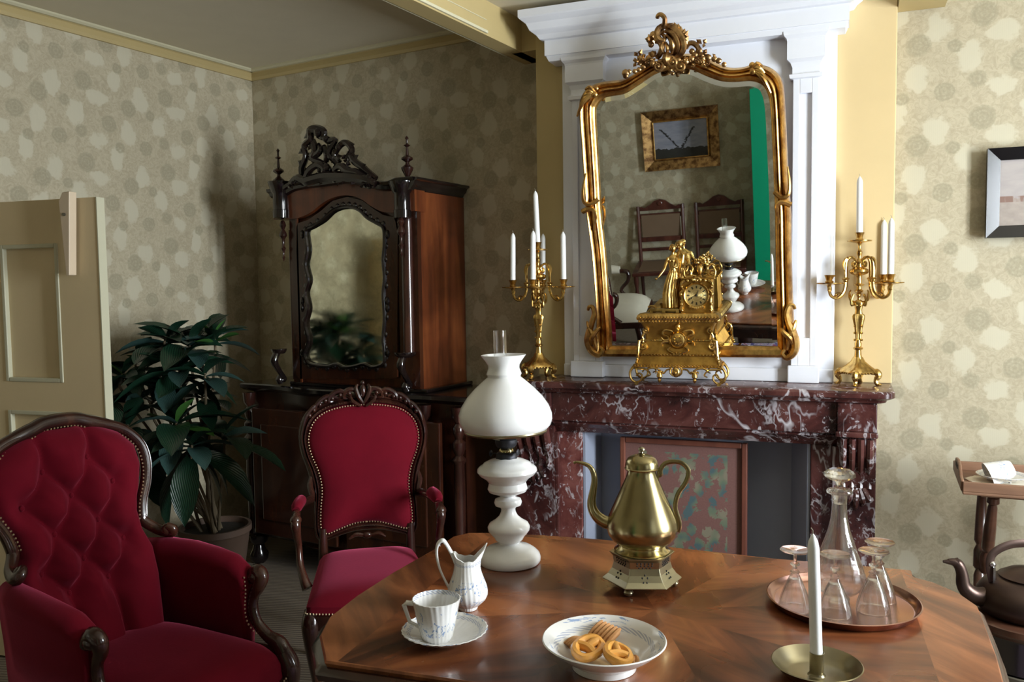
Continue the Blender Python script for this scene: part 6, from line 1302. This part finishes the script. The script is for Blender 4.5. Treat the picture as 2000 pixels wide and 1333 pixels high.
# ============================================================ PICTURE ON THE RIGHT WALL
PWL = CH.o+CN*(-0.375); PL_ = Pl(PWL, CX, (0, 0, 1), CN)
pa = PL_.hit(1929, 292, 0.03); pb = PL_.hit(1922, 466, 0.03); pu = (pa[0]+pb[0])/2
pic = thing('framed_beach_picture', 'small picture of a flat shore in a wide black frame on the right wall', 'picture', PL_.at(pu+0.22, (pa[1]+pb[1])/2, 0), CA)
hh = (pa[1]-pb[1])/2; ww = 0.22; fwd = 0.052
def picframe(par, ww, hh, fw, d, mat, d2=None):
    for nm, q in (('frame_left', [(-ww, -hh), (-ww, hh), (-ww+fw, hh-fw), (-ww+fw, -hh+fw)]), ('frame_right', [(ww, hh), (ww, -hh), (ww-fw, -hh+fw), (ww-fw, hh-fw)]), ('frame_top', [(-ww, hh), (ww, hh), (ww-fw, hh-fw), (-ww+fw, hh-fw)]), ('frame_bottom', [(ww, -hh), (-ww, -hh), (-ww+fw, -hh+fw), (ww-fw, -hh+fw)])):
        mb = MB(); vs = [(x, 0, z) for x, z in q]+[(q[0][0], -d, q[0][1]), (q[1][0], -d, q[1][1]), (q[2][0], -(d2 or d*0.35), q[2][1]), (q[3][0], -(d2 or d*0.35), q[3][1])]
        mb.add(vs, [(0, 1, 2, 3), (4, 5, 6, 7), (0, 1, 5, 4), (1, 2, 6, 5), (2, 3, 7, 6), (3, 0, 4, 7)]); mb.build('frame_side', mat, par, smooth=False)
picframe(pic, ww, hh, 0.045, 0.032, 'black_gloss', 0.020)
def canvas(par, ww, hh, y, mat):
    mb = MB(); mb.add([(-ww, y, -hh), (ww, y, -hh), (ww, y, hh), (-ww, y, hh)], [(0, 1, 2, 3)]); mb.uv[0] = [(0, 0), (1, 0), (1, 1), (0, 1)]; return mb.build('picture_sheet', mat, par, smooth=False)
canvas(pic, ww-0.043, hh-0.043, -0.012, 'beach_picture'); pic.location = V3(pic.location)+CN*0.022
mb = MB(); mb.box((0, 0.011, 0.06), (0.2, 0.022, 0.02)); mb.build('hanging_batten', 'dead_black', pic, smooth=False)

# ============================================================ TRAY STAND, TEACUP, KETTLE STOVE ON THE RIGHT
a_ = at_z(1858, 893, 0.805); b_ = at_z(1880, 962, 0.770); 
st = thing('tray_stand', 'wooden butler tray with raised sides on turned folding legs', 'stand', (b_.x, b_.y, 0), math.radians(6))
SW, SD, SZ = 0.62, 0.36, 0.762
def sb(mb, nm, mat='oak_tray', **k): return mb.build(nm, mat, st, smooth=False, bevel=0.003, **k)
mb = MB(); mb.box((SW/2, SD/2, SZ+0.005), (SW, SD, 0.010)); sb(mb, 'tray_base')
mb = MB(); mb.box((SW/2, 0.005, SZ+0.026), (SW, 0.010, 0.034)); sb(mb, 'front_gallery')
mb = MB(); mb.box((SW/2, SD-0.005, SZ+0.026), (SW, 0.010, 0.034)); sb(mb, 'back_gallery')
for x in (0.0, SW):
    mb = MB(); poly = [(0.01, 0.01), (SD-0.01, 0.01), (SD-0.01, 0.045), (SD-0.07, 0.050), (SD-0.11, 0.075), (SD/2, 0.082), (0.11, 0.075), (0.07, 0.050), (0.01, 0.045)]
    mb.prism(poly, lambda p: (x-0.005, p[0], SZ+p[1]), lambda p: (x+0.005, p[0], SZ+p[1])); sb(mb, 'side_gallery')
    mb = MB(); mb.box((x+(-0.0055 if x == 0 else 0.0055), SD/2, SZ+0.062), (0.002, 0.07, 0.014)); mb.build('hand_hole_shade', 'dead_black', st, smooth=False)  # black plate paints the shade of a hand hole
mb = MB(); mb.box((SW/2, 0.10, SZ-0.012), (SW-0.12, 0.03, 0.022)); sb(mb, 'bearer')
mb = MB(); mb.box((SW/2, SD-0.06, SZ-0.012), (SW-0.12, 0.03, 0.022)); sb(mb, 'bearer')
for x in (0.085, SW-0.085):
    for y0, y1 in ((0.10, SD-0.02), (SD-0.06, 0.02)):
        a = V3((x+(0.015 if y0 < 0.2 else -0.0), y0, SZ-0.022)); b = V3((a.x-0.03, y1, 0.0)); d = b-a; L = d.length; M = Matrix.Translation(a) @ d.to_track_quat('Z', 'Y').to_matrix().to_4x4()
        mb = MB(); mb.lathe([(0.018, 0.0), (0.020, 0.02), (0.012, 0.028), (0.015, 0.04), (0.019, 0.12), (0.021, 0.20), (0.014, 0.215), (0.022, 0.235), (0.022, 0.29), (0.014, 0.30), (0.020, 0.32), (0.017, 0.55), (0.012, 0.66), (0.014, L-0.002)], 18, M); mb.build('leg', 'walnut_dark', st)
# overturned cup on saucer and doily
sx = at_z(1950, 935, 0.785)
dz_ = 0.773
nap = MB(); n_ = 40; P = []
for i in range(n_):
    a = 2*math.pi*i/n_; r = 0.092*(1+0.09*abs(math.cos(4*a))+0.03*math.cos(16*a)); P.append((sx.x+r*math.cos(a), sx.y+r*math.sin(a)*0.8))
nap.loft([[(x, y, dz_) for x, y in P], [(x, y, dz_+0.003) for x, y in P]]); o = nap.build('doily', 'napkin', smooth=False, loc=(sx.x, sx.y, dz_)); tag(o, 'cream lace doily under the saucer on the wooden tray', 'doily')
s2 = thing('saucer', 'white china saucer on the doily at the right edge', 'saucer', (sx.x+0.012, sx.y, dz_+0.004))
for ch_ in [x for x in bpy.data.objects if x.parent == sau]: c = ch_.copy(); COL.objects.link(c); c.parent = s2
c2_ = thing('coffee_cup', 'white cup with blue sprigs lying on its side on the wooden tray', 'cup', (sx.x+0.040, sx.y-0.008, dz_+0.054)); c2_.rotation_euler = (math.radians(8), math.radians(-112), math.radians(8))
for ch_ in [x for x in bpy.data.objects if x.parent == cup]: c = ch_.copy(); COL.objects.link(c); c.parent = c2_
# dark wood tea stove with a copper kettle
K2 = at_z(2012, 1196, 0.50)
ts = thing('tea_stove', 'dark round wooden kettle stand beside the dining table', 'stove', (K2.x, K2.y, 0))
mb = MB(); mb.lathe([(0.15, 0.05), (0.16, 0.06), (0.155, 0.08), (0.148, 0.45), (0.15, 0.46)], 36); mb.build('barrel', 'ebonised', ts)
mb = MB(); mb.lathe([(0.148, 0.455), (0.165, 0.462), (0.172, 0.475), (0.168, 0.49), (0.155, 0.496), (0.08, 0.496)], 40); mb.build('rim', 'walnut_dark', ts)
for k in range(2):
    mb = MB(); mb.lathe([(0.1565, 0.12+0.22*k), (0.159, 0.123+0.22*k), (0.159, 0.135+0.22*k), (0.1555, 0.138+0.22*k)], 36, caps=False); mb.build('hoop', 'pewter', ts)
for i in range(4):
    a = math.pi/4+i*math.pi/2; mb = MB(); mb.lathe([(0.016, 0), (0.024, 0.02), (0.02, 0.045), (0.015, 0.055)], 12, Matrix.Translation((0.12*math.cos(a), 0.12*math.sin(a), 0))); mb.build('bun_foot', 'ebonised', ts)
k2 = thing('copper_kettle', 'dark copper kettle with hoop handle on the round wooden stand', 'kettle', (K2.x, K2.y, 0.4975), math.radians(25))
mb = MB(); mb.lathe([(0.002, 0.0), (0.125, 0.0), (0.138, 0.012), (0.142, 0.035), (0.138, 0.060), (0.122, 0.082), (0.095, 0.098), (0.080, 0.104)], 48); mb.build('body', 'dark_copper', k2)
mb = MB(); mb.lathe([(0.082, 0.103), (0.084, 0.108), (0.074, 0.113), (0.060, 0.122), (0.035, 0.130), (0.012, 0.134), (0.008, 0.140)], 40); l2 = mb.build('lid', 'dark_copper', k2)
mb = MB(); mb.lathe([(0.006, 0.134), (0.007, 0.142), (0.014, 0.150), (0.015, 0.157), (0.009, 0.163), (0.001, 0.165)], 16); mb.build('knob', 'old_brass', l2)
mb = MB(); mb.tube(cat_rom([(-0.115, 0, 0.045), (-0.155, 0, 0.048), (-0.185, 0, 0.075), (-0.192, 0, 0.115), (-0.205, 0, 0.142), (-0.232, 0, 0.150)], 5), [0.030, 0.026, 0.020, 0.016, 0.015, 0.006], 14); mb.tube([(-0.205, 0, 0.146), (-0.245, 0, 0.148)], [0.014, 0.004], 8); mb.build('spout', 'dark_copper', k2)
mb = MB(); mb.tube(cat_rom([(-0.105, 0, 0.09), (-0.115, 0, 0.14), (-0.105, 0, 0.175), (-0.06, 0, 0.20), (0.0, 0, 0.205), (0.06, 0, 0.20), (0.105, 0, 0.175), (0.115, 0, 0.14), (0.105, 0, 0.09)], 5), 0.008, 8, flat=(1.5, 0.45), up=(0, 1, 0)); mb.build('hoop_handle', 'dark_copper', k2)
for s_ in (-1, 1):
    mb = MB(); mb.box((s_*0.106, 0, 0.105), (0.006, 0.02, 0.06)); mb.sphere((s_*0.108, 0, 0.142), 0.010, 10); mb.build('handle_bracket', 'nickel' if s_ < 0 else 'dark_copper', k2)

# ============================================================ PLANT
PC = V3((-3.36, 2.86, 0))
pl = thing('potted_plant', 'tall potted plant with glossy dark green leaf rosettes in the corner', 'plant', PC)
mb = MB(); mb.lathe([(0.002, 0.0), (0.12, 0.0), (0.13, 0.02), (0.165, 0.25), (0.175, 0.26), (0.175, 0.29), (0.160, 0.29), (0.155, 0.25)], 36); mb.build('pot', 'pot_clay', pl)
mb = MB(); mb.lathe([(0.156, 0.245), (0.155, 0.262), (0.002, 0.268)], 28); mb.build('soil', 'soil', pl)
LM = {}
for nm, L_, W_, bend, mat in (('a', 0.20, 0.042, 0.25, 'leaf_dark'), ('b', 0.17, 0.036, 0.45, 'leaf_blue'), ('c', 0.13, 0.030, 0.1, 'leaf_green'), ('d', 0.21, 0.045, 0.55, 'leaf_dark')):
    mb = MB(); N_ = 7; rows = []
    for i in range(N_+1):
        t = i/N_; x = L_*t; w_ = W_*math.sin(math.pi*min(1, t**1.35*0.96+0.04))**0.75*(1.0 if t < .99 else 0.05); z = -bend*L_*t*t; rows.append([(x, -w_, z+w_*0.35), (x, -w_*.5, z+w_*0.12), (x, 0, z), (x, w_*.5, z+w_*0.12), (x, w_, z+w_*0.35)])
    for r_ in rows: mb.v += r_
    for i in range(N_):
        for j in range(4): a = i*5+j; mb.f.append((a, a+1, a+6, a+5)); mb.uv[len(mb.f)-1] = [(i/N_, j/4), (i/N_, (j+1)/4), ((i+1)/N_, (j+1)/4), ((i+1)/N_, j/4)]
    o = mb.build('leaf', mat, pl, auto=180); LM[nm] = o.data; bpy.data.objects.remove(o)
rosettes = [  # photo x, y, distance, leaves, size, droop, kind
    (372, 672, 4.02, 18, 1.2, .12, 'abda'), (418, 658, 4.05, 13, 1.0, .1, 'cacb'), (325, 660, 4.0, 12, 1.05, .2, 'adab'), (352, 720, 3.9, 12, 1.1, .3, 'dbad'), (240, 730, 4.0, 10, 0.95, .1, 'abcd'), (300, 780, 3.95, 9, 1.0, .3, 'dabd'),
    (345, 825, 3.80, 12, 1.3, .45, 'cdbd'), (395, 770, 4.0, 8, 1.0, .3, 'bdab'), (250, 830, 3.9, 9, 1.0, .3, 'adba'), (375, 868, 3.72, 13, 1.25, .7, 'dbdb'), (436, 850, 3.95, 10, 1.2, .2, 'adab'), (290, 900, 3.9, 7, 1.0, .6, 'daba'), (215, 770, 3.95, 7, 0.9, .3, 'adab'), (320, 740, 3.95, 8, 1.05, .35, 'abdb'), (400, 730, 3.92, 8, 1.0, .35, 'dbab'), (270, 700, 4.05, 6, 0.85, .1, 'adca')]
random.seed(11); nleaf = 0
for (x, y, d, n_, sz, droop, kinds) in rosettes:
    p = at_d(x, y, d*0.985)
    p.x = max(p.x, LX+0.14)
    mb = MB(); base = V3((PC.x+random.uniform(-.05, .05), PC.y+random.uniform(-.05, .05), 0.25)); q = p-V3((0, 0, 0.10))
    mb.tube(cat_rom([base, base.lerp(q, 0.35)+V3((random.uniform(-.02, .02), random.uniform(-.02, .02), 0.03)), q, p], 5), [0.009, 0.007, 0.006, 0.005], 7)
    o = mb.build('stem', 'stem_bark'); relocate(o, pl)
    for i in range(n_):
        az = i*2.399+random.uniform(-.3, .3); el = 0.95*(1-(i/n_))-droop*(0.35+i/n_)+random.uniform(-.15, .15); s_ = sz*1.28*random.uniform(.75, 1.05)*(0.75+0.3*i/n_)
        me = LM[kinds[i % len(kinds)]]; o = bpy.data.objects.new('leaf', me); COL.objects.link(o); o.parent = pl; lp = p-V3((0, 0, 0.045*i/n_))-PC
        M = Matrix.Rotation(az, 4, 'Z') @ Matrix.Rotation(-el, 4, 'Y') @ Matrix.Rotation(random.uniform(-.4, .4), 4, 'X')
        tip = (PC+lp)+(M @ V3((0.2*s_, 0, 0)))
        if tip.x < LX+0.02: M = Matrix.Rotation(math.pi-az, 4, 'Z') @ Matrix.Rotation(-el, 4, 'Y')
        o.rotation_euler = M.to_euler(); o.location = lp; o.scale = (s_, s_, s_); nleaf += 1

# ============================================================ SEEN IN THE MIRROR: THE FRONT OF THE ROOM
fp = thing('gilt_framed_landscape', 'landscape painting with a bare tree in a wide gilt frame, seen in the mirror', 'painting', (-1.50, FY+0.002, 1.50), math.pi)
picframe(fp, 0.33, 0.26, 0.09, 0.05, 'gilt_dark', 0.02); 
mb = MB()
for sg in (-1, 1): mb.box((sg*0.235, -0.03, 0), (0.012, 0.02, 0.33)); mb.box((0, -0.03, sg*0.165), (0.47, 0.02, 0.012))
mb.build('inner_slip', 'gilt', fp, smooth=False, bevel=0.003); canvas(fp, 0.242, 0.172, -0.018, 'tree_picture')
def cane_chair(loc, rz, label):
    t = thing('cane_chair', label, 'chair', loc, rz, 'cane-backed chairs by the front wall')   # faces local +Y
    w_ = 0.20
    for s_ in (-1, 1):
        mb = MB(); mb.tube([(s_*w_, -0.20, 0), (s_*w_, -0.19, 0.45), (s_*w_, -0.25, 1.0)], [0.014, 0.018, 0.016], 8); mb.build('back_post', 'cane_chair_wood', t)
        mb = MB(); mb.lathe([(0.014, 0), (0.02, 0.03), (0.014, 0.06), (0.02, 0.25), (0.014, 0.30), (0.022, 0.36), (0.022, 0.43)], 14, Matrix.Translation((s_*w_, 0.19, 0))); mb.build('leg', 'cane_chair_wood', t)
    mb = MB(); mb.box((0, 0, 0.445), (0.46, 0.44, 0.035)); mb.build('seat_frame', 'cane_chair_wood', t, smooth=False, bevel=0.008)
    mb = MB(); mb.box((0, 0, 0.4635), (0.36, 0.34, 0.004)); mb.build('cane_seat', 'cane', t, smooth=False)
    for z in (0.57, 0.67, 0.90): mb = MB(); mb.box((0, -0.205-(z-0.45)*0.11, z), (2*w_, 0.022, 0.045 if z > .6 else 0.03)); mb.build('back_rail', 'cane_chair_wood', t, smooth=False, bevel=0.004)
    mb = MB(); mb.box((0, -0.243, 0.80), (2*w_-0.05, 0.008, 0.22)); mb.build('cane_back', 'cane', t, smooth=False)
    mb = MB(); pts = [(-.22, .955), (.22, .955), (.215, .985), (.17, .995), (.14, .98), (.09, 1.01), (.05, 1.045), (0, 1.06), (-.05, 1.045), (-.09, 1.01), (-.14, .98), (-.17, .995), (-.215, .985)]
    mb.prism(pts, lambda p: (p[0], -0.245, p[1]), lambda p: (p[0], -0.268, p[1])); mb.lathe([(0.020, 0), (0.024, 0.006), (0.016, 0.010)], 14, Matrix.Translation((0, -0.245, 1.02)) @ Matrix.Rotation(-math.pi/2, 4, 'X')); mb.build('cresting', 'cane_chair_wood', t, smooth=False)
    return t
cc = cane_chair((-1.72, FY+0.30, 0), 0, 'carved cane-backed chair below the painting, on the left in the mirror')
cc.scale = (1, 1, 0.93)
dup(cc, (-1.20, FY+0.30, 0), 0, 'darker cane-backed chair in shade behind the lamp reflection')
ea = thing('cream_armchair', 'cream upholstered armchair with dark wood arm, at the left edge of the mirror', 'armchair', (-2.0, 0.50, 0), math.radians(-90))
mb = MB(); g = []; N_ = 16
for j in range(N_+1):
    t = j/N_; g.append([(-0.28+0.56*i/N_, -0.26+0.56*t, 0.40+0.10*(max(0, 1-abs(2*i/N_-1)**4)*max(0, 1-abs(2*t-1)**4))**.5) for i in range(N_+1)])
rings_ = g; mb.v += [p for r_ in g for p in r_]
for j in range(N_):
    for i in range(N_): a = j*(N_+1)+i; mb.f.append((a, a+1, a+N_+2, a+N_+1))
mb.build('seat', 'cream_linen', ea, auto=180); mb = MB(); mb.box((0, 0.02, 0.375), (0.58, 0.58, 0.05)); mb.build('seat_rail', 'rosewood', ea, smooth=False, bevel=0.01)
mb = MB(); mb.loft([[(x, -0.27-(z-0.4)*0.3+dy, z) for x, dy in ((-.27, 0), (.27, 0), (.27, -.07), (-.27, -.07))] for z in (0.40, 0.7, 0.98)]); mb.build('back', 'cream_linen', ea, bevel=0.03)
for s_ in (-1, 1):
    mb = MB(); mb.tube(cat_rom([(s_*.28, -.28, .64), (s_*.31, -.1, .66), (s_*.31, .06, .65)], 4), [.03, .045, .03], 12); mb.build('arm_pad', 'cream_linen', ea)
    mb = MB(); mb.tube(cat_rom([(s_*.31, .04, .64), (s_*.31, .12, .63), (s_*.30, .12, .56), (s_*.29, .06, .48), (s_*.29, .14, .40)], 4), [.016, .02, .016, .014, .02], 9); mb.build('arm_support', 'rosewood', ea)
    for y in (-.24, .26): mb = MB(); mb.tube(cat_rom([(s_*.26, y, .36), (s_*.28, y+.02, .25), (s_*.26, y, .1), (s_*.27, y+.01, .0)], 4), [.026, .028, .016, .014], 10); mb.build('leg', 'rosewood', ea)
gd = thing('green_panel', 'tall green painted panel with rounded corner, seen edge-on in the mirror', 'screen', (-0.83, -0.42, 0), math.radians(8))
mb = MB(); poly = [(-0.065, 0), (0.065, 0), (0.065, 1.84)]+[(0.005+0.06*math.cos(a), 1.84+0.06*math.sin(a)) for a in [math.pi/2*i/6 for i in range(1, 7)]]+[(-0.065, 1.90)]
mb.prism(poly, lambda p: (p[0], 0.012, p[1]), lambda p: (p[0], -0.012, p[1])); mb.build('panel', 'green_paint', gd, smooth=False, bevel=0.003)
mb = MB(); mb.box((-0.060, -0.265, 0.955), (0.022, 0.49, 1.89)); mb.build('panel', 'green_paint', gd, smooth=False, bevel=0.003)  # second leaf added to cast shade on the front wall
for z in (0.3, 1.5): mb = MB(); mb.lathe([(0.006, z-0.04), (0.006, z+0.04)], 10, Matrix.Translation((-0.052, -0.016, 0))); mb.build('hinge', 'brass', gd)
mb = MB(); mb.box((0, 0, 0.004), (1.6, 1.5, 0.008)); o = mb.build('rug', 'rug_pile', smooth=False); o.location = (-0.55, 1.2, 0.0005); o.rotation_euler = (0, 0, TA); tag(o, 'red and blue patterned rug under the dining table', 'rug')
bpy.context.view_layer.update()
